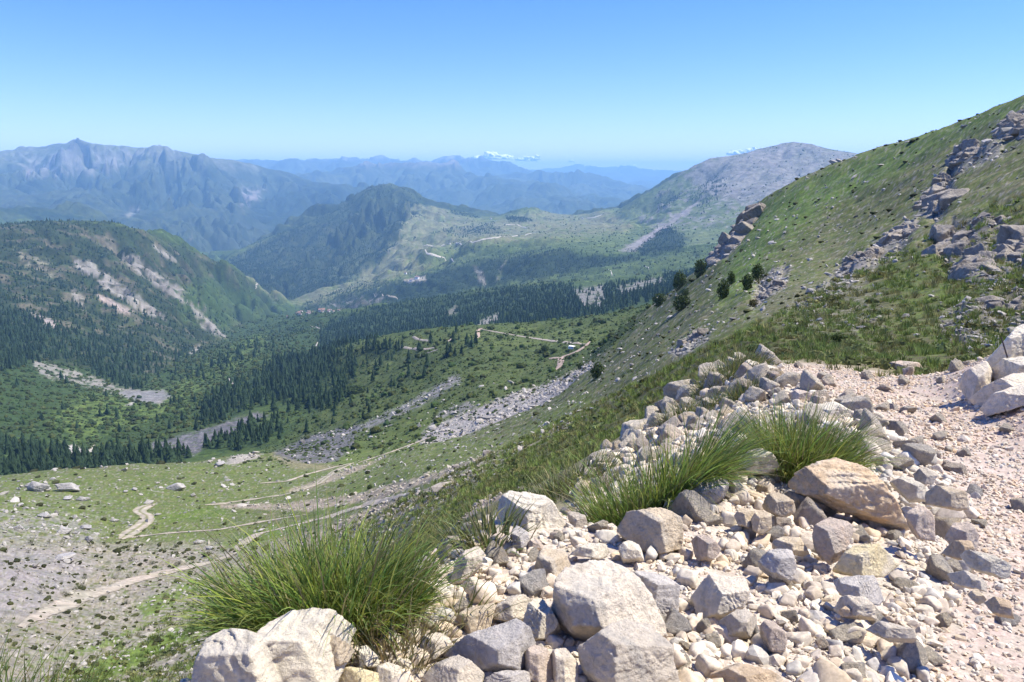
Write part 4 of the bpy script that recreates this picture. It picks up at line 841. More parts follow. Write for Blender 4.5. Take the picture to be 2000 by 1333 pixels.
crag('small crag poking out of the slope above the tall bushes', [(1480,585),(1500,560),(1530,545),(1538,560),(1515,585),(1490,600)])
crag('low broken crag beside the embankment grass', [(1312,692),(1330,672),(1362,650),(1384,648),(1380,664),(1350,684),(1325,700)])
crag('crag at the right edge above the pale outcrop', [(1930,600),(1955,575),(2000,560),(2014,600),(1990,640),(1950,640)])
PAL = np.array([(0.583, 0.507, 0.392), (0.551, 0.459, 0.347), (0.486, 0.447, 0.377), (0.518, 0.415, 0.286), (0.648, 0.579, 0.454), (0.518, 0.442, 0.347)])
PALW = [.30, .2, .14, .1, .16, .1]
def taken(u, v, pad=0):
    t = np.zeros(np.shape(u), bool)
    for P in HP:
        bb = (u > P[:, 0].min()) & (u < P[:, 0].max()) & (v > P[:, 1].min()) & (v < P[:, 1].max())
        if bb.any(): t[bb] |= polysd(P, u[bb], v[bb]) > pad
    return t
_gi = np.arange(NR)
def grid_at(Fld, x, y):
    i = np.clip(np.rint(np.interp(np.log(np.maximum(np.hypot(x, y), 1.0)), LR, _gi)).astype(int), 0, NR-1); j = np.clip(np.rint((np.arctan2(x, y)-A0)/(A1-A0)*(NA-1)).astype(int), 0, NA-1)
    return Fld[i, j]
RUB = np.zeros(GZ.shape); RUB[nb] = rub
def near_points(n, r0, r1, pw=1.0):
    az = rng.uniform(math.radians(-38), math.radians(41), n); r = (r0**(2-pw)+rng.random(n)*(r1**(2-pw)-r0**(2-pw)))**(1/(2-pw))
    x, y = r*np.sin(az), r*np.cos(az); z = height(x, y); u, v = project(x, y, z)
    ok = (grid_at(RUB, x, y) > 0.45) & (u > -80) & (u < 2080) & (v < 1400)
    return x[ok], y[ok], z[ok], r[ok], u[ok], v[ok]
def rotmats(n, tilt=1.0):
    a = rng.uniform(0, 6.283, n); b = rng.normal(0, 0.5*tilt, n); c = rng.normal(0, 0.5*tilt, n)
    ca, sa, cb, sb, cc, sc = np.cos(a), np.sin(a), np.cos(b), np.sin(b), np.cos(c), np.sin(c); z = np.zeros(n); o = np.ones(n)
    Rz = np.stack([ca, -sa, z, sa, ca, z, z, z, o], 1).reshape(n, 3, 3); Rx = np.stack([o, z, z, z, cb, -sb, z, sb, cb], 1).reshape(n, 3, 3); Ry = np.stack([cc, z, sc, z, o, z, -sc, z, cc], 1).reshape(n, 3, 3)
    return Rx @ Ry @ Rz
def scatter(name, protos, x, y, z, size, col, mat, tilt=1.0, smooth=False, rot=None):
    """merge many copies of a few prototypes into one mesh; size is (n,) or (n,3)"""
    n = len(x); which = rng.integers(0, len(protos), n); R3 = rotmats(n, tilt) if rot is None else rot
    if np.ndim(size) == 1: size = np.repeat(np.asarray(size)[:, None], 3, 1)
    VV, FF, CC = [], [], []; off = 0
    for k, pr in enumerate(protos):
        V, Fc = pr[0], pr[1]; idx = np.where(which == k)[0]
        if len(idx) == 0: continue
        A = np.einsum('nij,nvj->nvi', R3[idx], V[None]*size[idx][:, None, :]) + np.stack([x, y, z], 1)[idx][:, None, :]
        VV.append(A.reshape(-1, 3)); FF.append((Fc[None]+(np.arange(len(idx))*len(V))[:, None, None]+off).reshape(-1, Fc.shape[1])); off += len(idx)*len(V)
        pc = pr[2][None] if len(pr) > 2 else 1.0
        CC.append((np.broadcast_to(col[idx][:, None, :], (len(idx), len(V), 3))*pc).reshape(-1, 3))
    me = mesh_np(name, np.concatenate(VV), np.concatenate(FF), protos[0][1].shape[1], smooth); add_col(me, np.concatenate(CC))
    return link(name, me, mat)
def stone_cols(n): return PAL[rng.choice(len(PAL), n, p=PALW)]*rng.uniform(.82, 1.15, n)[:, None]
# countable loose stones on the embankment and the road
protos = [random_rock(4, 40+k, 0.8, 7, 1.1) for k in range(14)]
pmesh = {}
def stone_mesh(k, m):
    if (k, m) not in pmesh:
        me = mesh_np('stone', protos[k][0], protos[k][1], 3); me.materials.append(RM_small[m]); pmesh[(k, m)] = me
    return pmesh[(k, m)]
RM_small = {k: rock_mat(k+'_stone', *c, scale=0.22, per_obj=0.12) for k, c in {'pale': ((0.637, 0.557, 0.433),(0.529, 0.475, 0.382),(0.670, 0.573, 0.418)), 'tan': ((0.583, 0.480, 0.336),(0.508, 0.442, 0.347),(0.616, 0.480, 0.306)), 'grey': ((0.551, 0.506, 0.441),(0.454, 0.422, 0.378),(0.605, 0.538, 0.452)), 'pink': ((0.605, 0.507, 0.397),(0.518, 0.454, 0.366),(0.637, 0.492, 0.366))}.items()}
SL = {'pale': 'pale cream angular loose stone lying in the rubble', 'tan': 'tan brown angular loose stone lying in the rubble', 'grey': 'grey angular loose stone lying in the rubble', 'pink': 'pinkish angular loose stone lying in the rubble'}
cnt = 0; px_, py_ = [], []
x, y, z, r, u, v = near_points(14000, 2.0, 15, 1.2)
bad = taken(u, v, -4); rd = grid_at(ROAD, x, y)
for i in range(len(x)):
    if cnt >= 280: break
    if bad[i] or v[i] > 1345 or u[i] < 330 or (rd[i] > 0.5 and random.random() > 0.12): continue
    s = (0.016+0.020*random.random()**1.6)*r[i]**0.85 if rd[i] < .5 else (0.010+0.008*random.random())*r[i]**0.85
    if any((x[i]-a)**2+(y[i]-b)**2 < (0.9*(s+c))**2 for a, b, c in zip(px_, py_, [q[2] for q in pmesh.get('s', [])] or [0.05]*len(px_))): continue
    m = random.choices(['pale', 'tan', 'grey', 'pink'], [.66, .12, .07, .15])[0]
    o = bpy.data.objects.new('stone', stone_mesh(random.randrange(14), m)); C.objects.link(o); o.location = (x[i], y[i], z[i]+s*0.3); o.scale = (s, s, s)
    o.rotation_euler = (random.gauss(0, .5), random.gauss(0, .5), random.uniform(0, 6.28)); tag(o, SL[m], 'stone', 'loose '+m+' stones in the roadside rubble'); px_.append(x[i]); py_.append(y[i]); cnt += 1
# gravel: uncountable
P3 = [random_rock(3, 140+k, 0.8, 7, 1.0) for k in range(8)]
gm = tint_mat('gravel_stone', 0.9, nscale=60, bs=0.4, bd=0.004)
P2 = [random_rock(2, 80+k, 0.7, 9, 0.8) for k in range(10)]; P1 = [random_rock(1, 120+k, 0.62, 8) for k in range(14)]
x, y, z, r, u, v = near_points(30000, 1.8, 15, 1.25); rd = grid_at(ROAD, x, y); s = np.exp(rng.normal(math.log(0.020), .38, len(x)))*np.where(rd > .5, .62, 1.0)*np.clip(r/4, .8, 1.9)**.5
k = ~taken(u, v, 0); scatter('rubble', P2, x[k], y[k], z[k]+s[k]*.25, s[k], stone_cols(k.sum()), gm); tag(bpy.data.objects['rubble'], 'angular pale rubble filling the gaps between the boulders', None, None, 'stuff')
x, y, z, r, u, v = near_points(6200, 2.0, 14, 1.2); rd = grid_at(ROAD, x, y); s = np.exp(rng.normal(math.log(0.042), .25, len(x)))*np.clip(r/4, .8, 1.9)**.6
k = ~taken(u, v, -3) & (rd < .5); scatter('broken_stone', P3, x[k], y[k], z[k]+s[k]*.25, s[k], stone_cols(k.sum()), gm, smooth=True); tag(bpy.data.objects['broken_stone'], 'fist sized broken stones heaped along the embankment', None, None, 'stuff')
x, y, z, r, u, v = near_points(90000, 1.75, 16, 1.15); _q = rng.random(len(x)) < np.clip(.62+1.1*perlin(x*1.3, y*1.3, 61)+.5*perlin(x*3.4, y*3.4, 62), .12, 1); x, y, z, r, u, v = x[_q], y[_q], z[_q], r[_q], u[_q], v[_q]; rd = grid_at(ROAD, x, y); s = np.exp(rng.normal(math.log(0.0085), .4, len(x)))*np.clip(r/3.5, .8, 2.6)**.75
k = ~taken(u, v, 6); pk = stone_cols(k.sum()); pk = np.where((rd[k] > .5)[:, None], pk*np.array([1.04, .95, .88]), pk)
scatter('gravel', P1, x[k], y[k], z[k]+s[k]*.15, s[k], pk, gm); tag(bpy.data.objects['gravel'], 'fine pinkish gravel strewn over road and embankment', None, None, 'stuff')

# ------------------------------------------------------------------ grass tussocks
grass_m = tint_mat('tussock_grass', 0.55, trans=0.35, spec=0.3)
def tussock(label, u, v, hgt, rad, n, r=None, lean=(0, 0), green=(0.17, 0.24, 0.047), dry=0.11, wid=0.0042, seed=0, spread=.75, name='grass_tussock', group='grass tussocks at the road edge', squash=0.7):
    if r is None:
        p = hit(u, v)
        if p is None: return None
        bx, by = p[0], p[1]
    else:
        a, t = map(float, ray(u, v)); bx, by = r*math.sin(a), r*math.cos(a)
    g = np.random.default_rng(seed+500); S = 8
    a = g.uniform(0, 6.283, n); q = np.sqrt(g.random(n)); rx, ry = q*np.cos(a)*rad, q*np.sin(a)*rad*squash
    X0, Y0 = bx+rx, by+ry; Z0 = height(X0, Y0)-0.02
    out = np.stack([np.cos(a)*q, np.sin(a)*q], 1)*spread + g.normal(0, .28*spread/.75, (n, 2)) + np.array(lean)
    L_ = hgt*np.clip(g.normal(.80, .27, n), .25, 1.45)*(1-0.25*q); tl = np.clip(np.hypot(out[:, 0], out[:, 1]), 0.05, 1.5)
    dirx, diry = out[:, 0]/tl, out[:, 1]/tl
    th0 = np.clip(0.12+0.5*tl*g.uniform(.6, 1.2, n), 0, 1.1); bend = np.clip(0.35+0.85*tl+g.normal(0, .38, n), 0.02, 2.3)
    tt = np.linspace(0, 1, S+1); ang = th0[:, None]+bend[:, None]*tt[None, :]**1.4
    ds = L_[:, None]/S; hx = np.concatenate([np.zeros((n, 1)), np.cumsum(np.sin(ang[:, :-1])*ds, 1)], 1); hz = np.concatenate([np.zeros((n, 1)), np.cumsum(np.cos(ang[:, :-1])*ds, 1)], 1)
    Pc = np.stack([X0[:, None]+dirx[:, None]*hx, Y0[:, None]+diry[:, None]*hx, Z0[:, None]+hz], -1)
    wa = g.uniform(0, 3.14, n); side = np.stack([np.cos(wa), np.sin(wa), g.normal(0, .2, n)], 1)
    w_ = wid*g.uniform(.6, 1.25, n)[:, None]*np.clip(1-tt[None, :]**2.2, 0.04, 1); 
    V = np.stack([Pc-side[:, None, :]*w_[..., None], Pc+side[:, None, :]*w_[..., None]], 2).reshape(-1, 3)
    b = (np.arange(n)*(S+1)*2)[:, None]+np.arange(S)[None, :]*2; Fq = np.stack([b, b+1, b+3, b+2], -1).reshape(-1, 4)
    gc = np.array(green)[None]*g.uniform(.6, 1.5, n)[:, None]*np.stack([g.uniform(.8, 1.35, n), np.ones(n), g.uniform(.7, 1.3, n)], 1)
    dr = g.random(n) < dry; gc[dr] = np.array((0.30, 0.25, 0.12))*g.uniform(.6, 1.2, dr.sum())[:, None]
    cc = gc[:, None, :]*np.ones((1, S+1, 1)); tip = np.clip((tt-.75)*2.2, 0, .5)[None, :, None]; cc = cc*(1-tip)+np.array((.22, .20, .08))*tip; bs_ = np.clip(.25-tt, 0, .25)[None, :, None]*2.2; cc = cc*(1-bs_)+np.array((.24, .20, .11))*bs_
    org = np.array([bx, by, float(height(bx, by))])
    me = mesh_np(name, V-org, Fq, 4); add_col(me, np.repeat(cc, 2, 1).reshape(-1, 3)); o = link(name, me, grass_m, loc=org); tag(o, label, 'grass', group); return o
tussock('largest green grass tussock, behind the two-humped cream boulder', 640, 1262, 0.50, 0.34, 3300, r=2.62, seed=1, lean=(-.05, 0), wid=.0036)
tussock('dense drooping grass tussock behind the dark grey block', 1285, 985, 0.76, 0.31, 3600, r=4.25, spread=.56, seed=2, green=(.165,.24,.05), lean=(.08, -.1), dry=.13)
tussock('round bright grass tussock between embankment wall and gravel road', 1565, 900, 0.54, 0.30, 3100, r=5.1, spread=.6, seed=3, green=(.175,.24,.05), lean=(.12, 0), dry=.13)
tussock('narrow grass tussock behind the round bright one', 1440, 855, 0.52, 0.24, 900, r=6.0, seed=4)
tussock('sparse yellowish grass clump below the dense drooping tussock', 1215, 1005, 0.34, 0.26, 600, r=4.4, seed=5, green=(.11,.14,.035), dry=.2)
tussock('thin grass clump at the corner beside the scree slope', -20, 1385, 0.62, 0.36, 800, r=3.6, seed=6, green=(.10,.145,.03), wid=.004)
tussock('small yellow-green clump in the gap beside the tall edge rock', 892, 1130, 0.34, 0.20, 500, r=5.2, seed=7, green=(.12,.155,.04))
tussock('pale grass patch above the far end of the embankment', 1425, 735, 0.5, 0.6, 900, seed=8, green=(.125,.15,.05), wid=.006)
tussock('low grass patch below the far end of the embankment', 1340, 815, 0.4, 0.45, 500, seed=9, green=(.125,.15,.05), wid=.005)
tussock('olive grass patch on the lower ledge of stones', 1400, 800, 0.35, 0.35, 350, seed=10, green=(.13,.15,.05), wid=.005)
tussock('grass patch right behind the pointed rubble mound', 1110, 955, 0.42, 0.5, 650, seed=11, green=(.13,.155,.05), wid=.006)
tussock('soft grass clump beside the stone ledge near the narrow tussock', 1460, 775, 0.4, 0.35, 500, seed=12, green=(.10,.13,.035), wid=.005)
tussock('dry tangled grass at the foot of the largest tussock', 760, 1300, 0.22, 0.2, 500, r=2.3, seed=13, green=(.16,.15,.06), dry=.5, wid=.003)
tussock('stray thin blades beside the slate grey boulder', 905, 1225, 0.30, 0.09, 40, r=2.5, seed=14, green=(.12,.14,.04), lean=(.3, .1), wid=.003)
for k, (u, v) in enumerate([(1180,960),(1055,940),(1370,775),(950,1065)]):
    tussock('small olive grass clump growing among the stones of the outer embankment', u, v, .30, .20, 240, seed=20+k, green=(.13,.155,.05), wid=.005, group='small grass clumps on the outer embankment')
# ------------------------------------------------------------------ dirt tracks laid on the land
track_m = terrain_mat('track_dirt', 0.8, 0.3, 0.3, 0.05)
def track(name, label, pts, width, col=(0.50, 0.43, 0.35), rmin=30.0, minpx=2.3, split=False):
    P = []
    for (a, b) in zip(pts[:-1], pts[1:]):
        n = max(1, int(math.hypot(a[0]-b[0], a[1]-b[1])/3.0))
        P += [(a[0]+(b[0]-a[0])*k/n, a[1]+(b[1]-a[1])*k/n) for k in range(n)]
    P.append(pts[-1]); W = [hit(u, v, rmin) for u, v in P]; W = np.array([w for w in W if w is not None])
    if len(W) < 3: return
    # drop jumps behind a fold in the ground
    med = math.log(np.median(W[:, 3])); keep = []
    for i in range(len(W)):
        if (keep and abs(math.log(W[i, 3]/W[keep[-1], 3])) < 0.16) or (not keep and abs(math.log(W[i, 3])-med) < 0.35): keep.append(i)
    if len(keep) < 3: return
    W = W[keep]; xy = W[:, :2].copy()
    for _ in range(3): xy[1:-1] = (xy[:-2]+2*xy[1:-1]+xy[2:])/4
    t = np.gradient(xy, axis=0); t /= np.linalg.norm(t, axis=1)[:, None]+1e-9; nrm = np.stack([-t[:, 1], t[:, 0]], 1); r = np.hypot(xy[:, 0], xy[:, 1])
    w = np.maximum(width, minpx*r/F)*(1+0.18*fbm(np.arange(len(r))*0.35, np.zeros(len(r)), 5, 2))/2
    cols = 7; o = np.linspace(-1, 1, cols); tt_ = np.arange(len(r))/max(1, len(r)-1); w = w*(.25+.75*np.clip(np.minimum(tt_, 1-tt_)*9, 0, 1))
    rag = 1+.30*np.stack([fbm(np.arange(len(r))*.9, np.full(len(r), 3.+k), 9, 3) for k in range(2)], 1)
    ow = np.where(o[None, :] < 0, o[None, :]*rag[:, :1], o[None, :]*rag[:, 1:]); X = xy[:, None, :]+nrm[:, None, :]*(w[:, None]*ow)[..., None]
    Z = height(X[..., 0], X[..., 1])+0.05+0.0009*r[:, None]*(1-0.7*np.abs(o)[None, :])
    V = np.concatenate([X, Z[..., None]], -1).reshape(-1, 3); n = len(r); b = (np.arange(n-1)*cols)[:, None]+np.arange(cols-1)[None, :]
    Fq = np.stack([b, b+1, b+cols+1, b+cols], -1).reshape(-1, 4)[:, ::-1]
    cc = np.array(col)[None, None]*(1+0.12*rng.normal(size=(n, cols, 1))); 
    if split: cc[:, 3] = (0.17, 0.17, 0.07); cc[:, [0, 6]] = (0.25, 0.23, 0.13)
    else: cc[:, [0, 6]] *= 0.72
    me = mesh_np(name, V, Fq, 4); add_col(me, np.clip(cc, .05, .7).reshape(-1, 3)); tag(link(name, me, track_m), label, None, None, 'structure')
TR = [('pale dirt track crossing the scree slope below the grass tussock', [(-10,1262),(60,1212),(150,1172),(250,1137),(330,1117),(420,1097),(455,1082),(480,1058),(505,1043),(560,1030),(640,1010),(720,985),(800,965)], 2.6, 0),
      ('winding double track among the meadow boulders', [(236,1054),(265,1035),(284,1022),(289,1010),(270,1000),(280,992),(302,985)], 3.2, 1), ('narrow track leaving the winding double track', [(240,1052),(330,1042),(430,1035),(520,1018),(600,1006)], 1.4, 0),
      ('double track climbing from the meadow towards the landslide', [(400,987),(430,985),(500,975),(560,966),(620,946),(655,920),(690,905)], 2.8, 1), ('upper branch track beside the landslide', [(508,945),(560,941),(600,927),(650,914),(686,906)], 1.6, 0),
      ('thin footpath streak on the hillside', [(700,905),(760,885),(800,870),(840,855)], 1.5, 0), ('shelf road running along the plateau to the slope', [(940,644),(980,651),(1020,658),(1060,664),(1090,668),(1120,671),(1145,673)], 3.4, 0),
      ('hooked road end at the brow of the grassy shelf', [(932,662),(934,652),(931,645),(942,642)], 4.5, 0), ('road bending down the shelf beside the hillside', [(1152,668),(1145,675),(1130,686),(1110,694),(1094,699),(1096,708),(1094,716),(1082,725)], 4.2, 0),
      ('short stub road joining the bend on the shelf', [(1072,701),(1080,700),(1092,700)], 3.0, 0), ('road piece on the left brow of the shelf', [(780,679),(800,681),(830,683),(850,680)], 3.6, 0), ('upper road piece on the left brow of the shelf', [(805,659),(818,664),(840,667)], 3.2, 0),
      ('small pale clearing road on the shelf', [(868,672),(878,664),(882,660),(880,668)], 4.0, 0), ('short pale road on the lower shelf', [(815,697),(835,690),(855,684)], 2.4, 0),
      ('white switchback road on the far plateau, lower bend', [(889,512),(882,508),(868,504),(840,498),(824,492),(822,488),(826,485)], 4.5, 0), ('white road on the far plateau running to the saddle', [(828,481),(860,479),(900,476),(930,473),(944,468),(985,463)], 4.0, 0),
      ('road fragment near the saddle', [(1000,463),(1020,460),(1038,457)], 4.0, 0), ('track fragment under the saddle knoll', [(983,441),(1000,439),(1015,441),(1030,448)], 3.0, 0), ('pale road on the shoulder of the grey peak', [(1136,425),(1148,428),(1160,426),(1175,421)], 5.0, 0),
      ('white road dropping to the village', [(528,621),(530,610),(536,604),(546,598),(556,594)], 5.0, 0), ('road glimpse on the wooded ridge above the village', [(499,565),(503,560),(508,556)], 5.0, 0), ('small road bend on the leafy spur', [(1188,527),(1194,531),(1195,540)], 4.0, 0), ('second small road bend on the leafy spur', [(1260,521),(1264,524),(1268,529)], 4.0, 0),
      ('white road glimpse in the valley wood', [(445,738),(450,746),(458,752),(463,757)], 3.2, 0), ('forest road cutting in front of the village wood', [(606,636),(616,640),(628,643)], 4.0, 0), ('forest road end at the edge of the dark wood', [(614,680),(617,672),(621,668)], 4.0, 0), ('pale logging road in the upper forest step', [(730,574),(750,578),(785,583)], 3.5, 0), ('stream bed road by the gravel bank', [(165,893),(175,880),(185,870)], 3.0, 0)]
for i, (lab, P, w, sp) in enumerate(TR): track('dirt_track', lab, P, w, minpx=1.5 if i in (20, 23, 24, 25, 27) else 2.3, split=bool(sp), col=(0.36, 0.325, 0.27) if i in (20, 23, 24, 25, 27) else (0.52, 0.47, 0.40) if 14 <= i < 26 else (0.34, 0.295, 0.235) if i not in (7, 8, 9) else (0.37, 0.28, 0.22))

# ------------------------------------------------------------------ trees
def conifer_crown(s, tiers=5, sides=9):
    g = np.random.default_rng(s); V = []; Fc = []; K = []
    for t in range(tiers):
        z0 = 0.10+0.80*t/tiers; z1 = min(1.0, z0+1.25/tiers+0.06); r = 0.21*(1-(t/tiers)**1.15)+0.03; b = len(V)
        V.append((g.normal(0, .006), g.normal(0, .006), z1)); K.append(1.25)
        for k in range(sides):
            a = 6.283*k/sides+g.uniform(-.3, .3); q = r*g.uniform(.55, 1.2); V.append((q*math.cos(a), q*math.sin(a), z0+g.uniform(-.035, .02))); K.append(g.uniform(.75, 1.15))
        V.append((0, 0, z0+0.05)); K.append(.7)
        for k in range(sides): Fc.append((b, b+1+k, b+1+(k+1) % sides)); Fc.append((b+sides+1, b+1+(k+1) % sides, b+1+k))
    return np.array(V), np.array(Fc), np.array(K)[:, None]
def blob(s, sub=1, jit=.28, flat=.85):
    g = np.random.default_rng(s); D, Fc = ico(sub); q = 1+jit*g.normal(size=len(D)); V = D*q[:, None]; V[:, 2] = V[:, 2]*flat+.55*flat; return V, Fc, g.uniform(.7, 1.35, len(D))[:, None]
def leafy(s, n=420, k=.16, flat=.9, el=1.0):
    """crown of many small leaf sprays on and inside an uneven volume"""
    g = np.random.default_rng(s); d = g.normal(size=(n, 3)); d /= np.linalg.norm(d, axis=1)[:, None]
    lump = 1+.28*noise3(d*1.8+s*3.1, s); q = lump*g.random(n)**.28; P = d*q[:, None]; P[:, 2] = P[:, 2]*flat*el+.9*flat*el
    e1 = g.normal(size=(n, 3)); e1 /= np.linalg.norm(e1, axis=1)[:, None]; e2 = np.cross(e1, d+.3*g.normal(size=(n, 3))); e2 /= np.linalg.norm(e2, axis=1)[:, None]+1e-6; sz = k*g.uniform(.5, 1.2, n)[:, None]
    V = np.stack([P-e1*sz, P+e2*sz*.7, P+e1*sz, P-e2*sz*.7], 1).reshape(-1, 3); Fc = np.arange(4*n).reshape(n, 4); return V, Fc, np.repeat(g.uniform(.6, 1.4, n), 4)[:, None]
con_m = tint_mat('conifer_needles', 0.9, trans=0.1, spec=0.05, obj_rand=.2); leaf_m = tint_mat('leaves', 0.8, trans=0.3, spec=0.1, obj_rand=.12); bark_m, _, bb_ = newmat('bark'); bb_.inputs['Base Color'].default_value = (.09, .065, .045, 1)
area = np.zeros(GZ.shape); area[:-1, :] = (RR[1:]-RR[:-1])[:, None]*RR[:-1, None]*(AZ[1]-AZ[0])
def sample(D, r0, r1, spacing, cap, k=1.0):
    sl = rows(r0, r1); inside = (GU[sl] > -120) & (GU[sl] < 2120)
    W = np.where(D[sl] > 0.06, D[sl], 0)*area[sl]/(spacing(GR[sl])**2)*inside; tot = W.sum(); n = int(min(cap, tot))
    if n < 1: return [np.zeros(0)]*4
    c = np.cumsum(W.ravel()); q = np.searchsorted(c, rng.random(n)*c[-1]); i, j = np.unravel_index(q, W.shape); i = i+sl.start
    i2 = np.minimum(i+1, NR-1); r = RR[i]+(RR[i2]-RR[i])*rng.random(n); a = AZ[j]+(rng.random(n)-.5)*(AZ[1]-AZ[0]); x, y = r*np.sin(a), r*np.cos(a)
    return x, y, height(x, y), r
def seen(x, y, z, r, hgt):
    """is the top of a plant in view from the road?"""
    u, v = project(x, y, z+hgt); ok = np.zeros(len(x), bool)
    for i in range(len(x)):
        if not (0 < u[i] < 2000 and v[i] < 1300): continue
        j = int(np.clip((math.atan2(x[i], y[i])-A0)/(A1-A0)*(NA-1), 0, NA-1)); k = int(np.searchsorted(RR, r[i]))-3; ok[i] = (z[i]+hgt[i])/r[i] > TT[60:k, j].max()
    return ok
x, y, z, r = sample(CON, 430, 6300, lambda R_: np.where(R_ > 3500, 2.4+0.0012*R_, 3.7+0.0020*R_), 80000)
h = np.clip(rng.normal(8.6, 3.3, len(x)), 2.5, 18)*(1+0.00004*r)
h *= (1-.33*sstep(1300, 2000, r))*(1+.35*sstep(3300, 4200, r)); h *= 1-.22*(r < 560)
near_ok = np.where(r < 1000)[0]; near_ok = near_ok[seen(x[near_ok], y[near_ok], z[near_ok], r[near_ok], h[near_ok])]; near_ok = near_ok[np.argsort(-(h/r)[near_ok])][:285]
crowns = []; trunk_me = None
ccol = np.array((.032, .054, .026))
for k in range(6):
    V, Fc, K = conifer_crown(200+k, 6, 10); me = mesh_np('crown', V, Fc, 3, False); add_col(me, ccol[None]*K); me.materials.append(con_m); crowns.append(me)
a = np.arange(6)*6.283/6; V = np.concatenate([np.stack([.016*np.cos(a), .016*np.sin(a), 0*a-.04], 1), np.stack([.009*np.cos(a), .009*np.sin(a), 0*a+.5], 1)]); trunk_me = mesh_np('trunk', V, np.array([(k, (k+1) % 6, 6+(k+1) % 6, 6+k) for k in range(6)]), 4); trunk_me.materials.append(bark_m)
for i in near_ok:
    u_, v_ = project(x[i], y[i], z[i]); t = bpy.data.objects.new('conifer', None); C.objects.link(t); t.empty_display_size = 1; t.location = (x[i], y[i], z[i]); t.rotation_euler = (0, 0, random.uniform(0, 6.28)); s = h[i]; t.scale = (s*random.uniform(.85, 1.2),)*2+(s,)
    if u_ < 220: q = ('dark conifer in the wood at the foot of the meadow edge', 'conifers at the foot of the meadow')
    elif v_ > 800: q = ('dark conifer standing around the grey landslide', 'conifers around the grey landslide')
    else: q = ('dark conifer in the wood climbing the middle of the valley side', 'conifers on the middle valley side')
    tag(t, q[0], 'tree', q[1]); o = bpy.data.objects.new('crown', random.choice(crowns)); C.objects.link(o); o.parent = t; o = bpy.data.objects.new('trunk', trunk_me); C.objects.link(o); o.parent = t
rest = np.ones(len(x), bool); rest[near_ok] = False
for nm, lab, a0, a1, pr in (('conifer_wood', 'dense dark conifer woods of the nearer valley', 400, 1500, [conifer_crown(300+k, 4, 7) for k in range(6)]), ('distant_conifer_forest', 'dark conifer forest covering the far steps and slopes', 1500, 7000, [conifer_crown(320+k, 2, 5) for k in range(6)])):
    k = rest & (r >= a0) & (r < a1)
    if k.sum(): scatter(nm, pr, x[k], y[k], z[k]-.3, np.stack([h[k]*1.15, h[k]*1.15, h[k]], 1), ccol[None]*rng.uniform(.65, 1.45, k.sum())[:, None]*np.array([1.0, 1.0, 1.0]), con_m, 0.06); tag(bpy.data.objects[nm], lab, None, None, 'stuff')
# leafy scrub of the valley and the shelf
x, y, z, r = sample(BUS, 280, 6000, lambda R_: 2.9+0.0030*R_, 52000)
s = np.exp(rng.normal(math.log(0.85), .6, len(x)))*(1+0.00018*np.minimum(r, 4000)); s = np.clip(s, .3, 2.6+.0004*r); bc = np.array((.048, .072, .022))[None]*rng.uniform(.6, 1.5, len(x))[:, None]*np.stack([rng.uniform(.85, 1.3, len(x)), np.ones(len(x)), rng.uniform(.8, 1.2, len(x))], 1)
k = r < 1300; scatter('scrub', [blob(400+i, 2, .16) for i in range(6)], x[k], y[k], z[k]-.2, s[k], bc[k], leaf_m, .15); tag(bpy.data.objects['scrub'], 'leafy scrub dotted over the shelf and the valley sides', None, None, 'stuff')
k = ~k; scatter('distant_scrub', [blob(420+i, 1) for i in range(6)], x[k], y[k], z[k]-.2, s[k]*1.2, bc[k], leaf_m, .15); tag(bpy.data.objects['distant_scrub'], 'leafy woodland and scrub of the far valley', None, None, 'stuff')

SH = np.zeros(GZ.shape); sl, m = zone([(560,730),(680,672),(760,655),(940,636),(1260,595),(1250,650),(1160,720),(1060,770),(960,810),(850,870),(720,885),(560,905),(480,900),(540,860)], 270, 1150, 10); SH[sl] = m*np.clip(.45+1.2*N2[sl]+.8*N1[sl], .06, 1)
x, y, z, r = sample(SH, 270, 1150, lambda R_: 1.6+.0024*R_, 26000); s = np.exp(rng.normal(math.log(.42), .4, len(x)))*(1+.0006*r)
scatter('low_scrub', [blob(440+i, 1, .2, .6) for i in range(6)], x, y, z-.05, s, np.array((.056, .078, .025))[None]*rng.uniform(.6, 1.5, len(x))[:, None], leaf_m, .15); tag(bpy.data.objects['low_scrub'], 'fine low scrub mottling the grassy shelf', None, None, 'stuff')

# ------------------------------------------------------------------ single bushes and trees one can point to
lcol = np.array((.055, .08, .024)); leafys = []
def bush(label, u, v, wpx, hpx, group='bushes on the steep hillside', seed=0, col=lcol, name='bush', cat='bush', n=900, trunk=False):
    p = hit(u, v, 14)
    if p is None: return
    x_, y_, z_, r_ = p; d = math.sqrt(r_*r_+z_*z_); w_, h_ = wpx*d/F, hpx*d/F; me_ = leafy(700+seed, n, .13, 1.0); V = me_[0]*np.array([w_/2, w_/2, h_/1.95]); V[:, 2] -= .06*h_
    t = bpy.data.objects.new(name, None); C.objects.link(t); t.location = (x_, y_, z_); tag(t, label, cat, group)
    me = mesh_np('crown', V, me_[1], 4, False); add_col(me, np.array(col)[None]*me_[2]); link('crown', me, leaf_m, t)
    tv = np.concatenate([np.stack([.05*w_*np.cos(a), .05*w_*np.sin(a), 0*a-.1*h_], 1), np.stack([.02*w_*np.cos(a)+.03*w_, .02*w_*np.sin(a), 0*a+.6*h_], 1)]); link('trunk', mesh_np('trunk', tv, np.array([(k, (k+1) % 6, 6+(k+1) % 6, 6+k) for k in range(6)]), 4), bark_m, t)
a = np.arange(6)*6.283/6
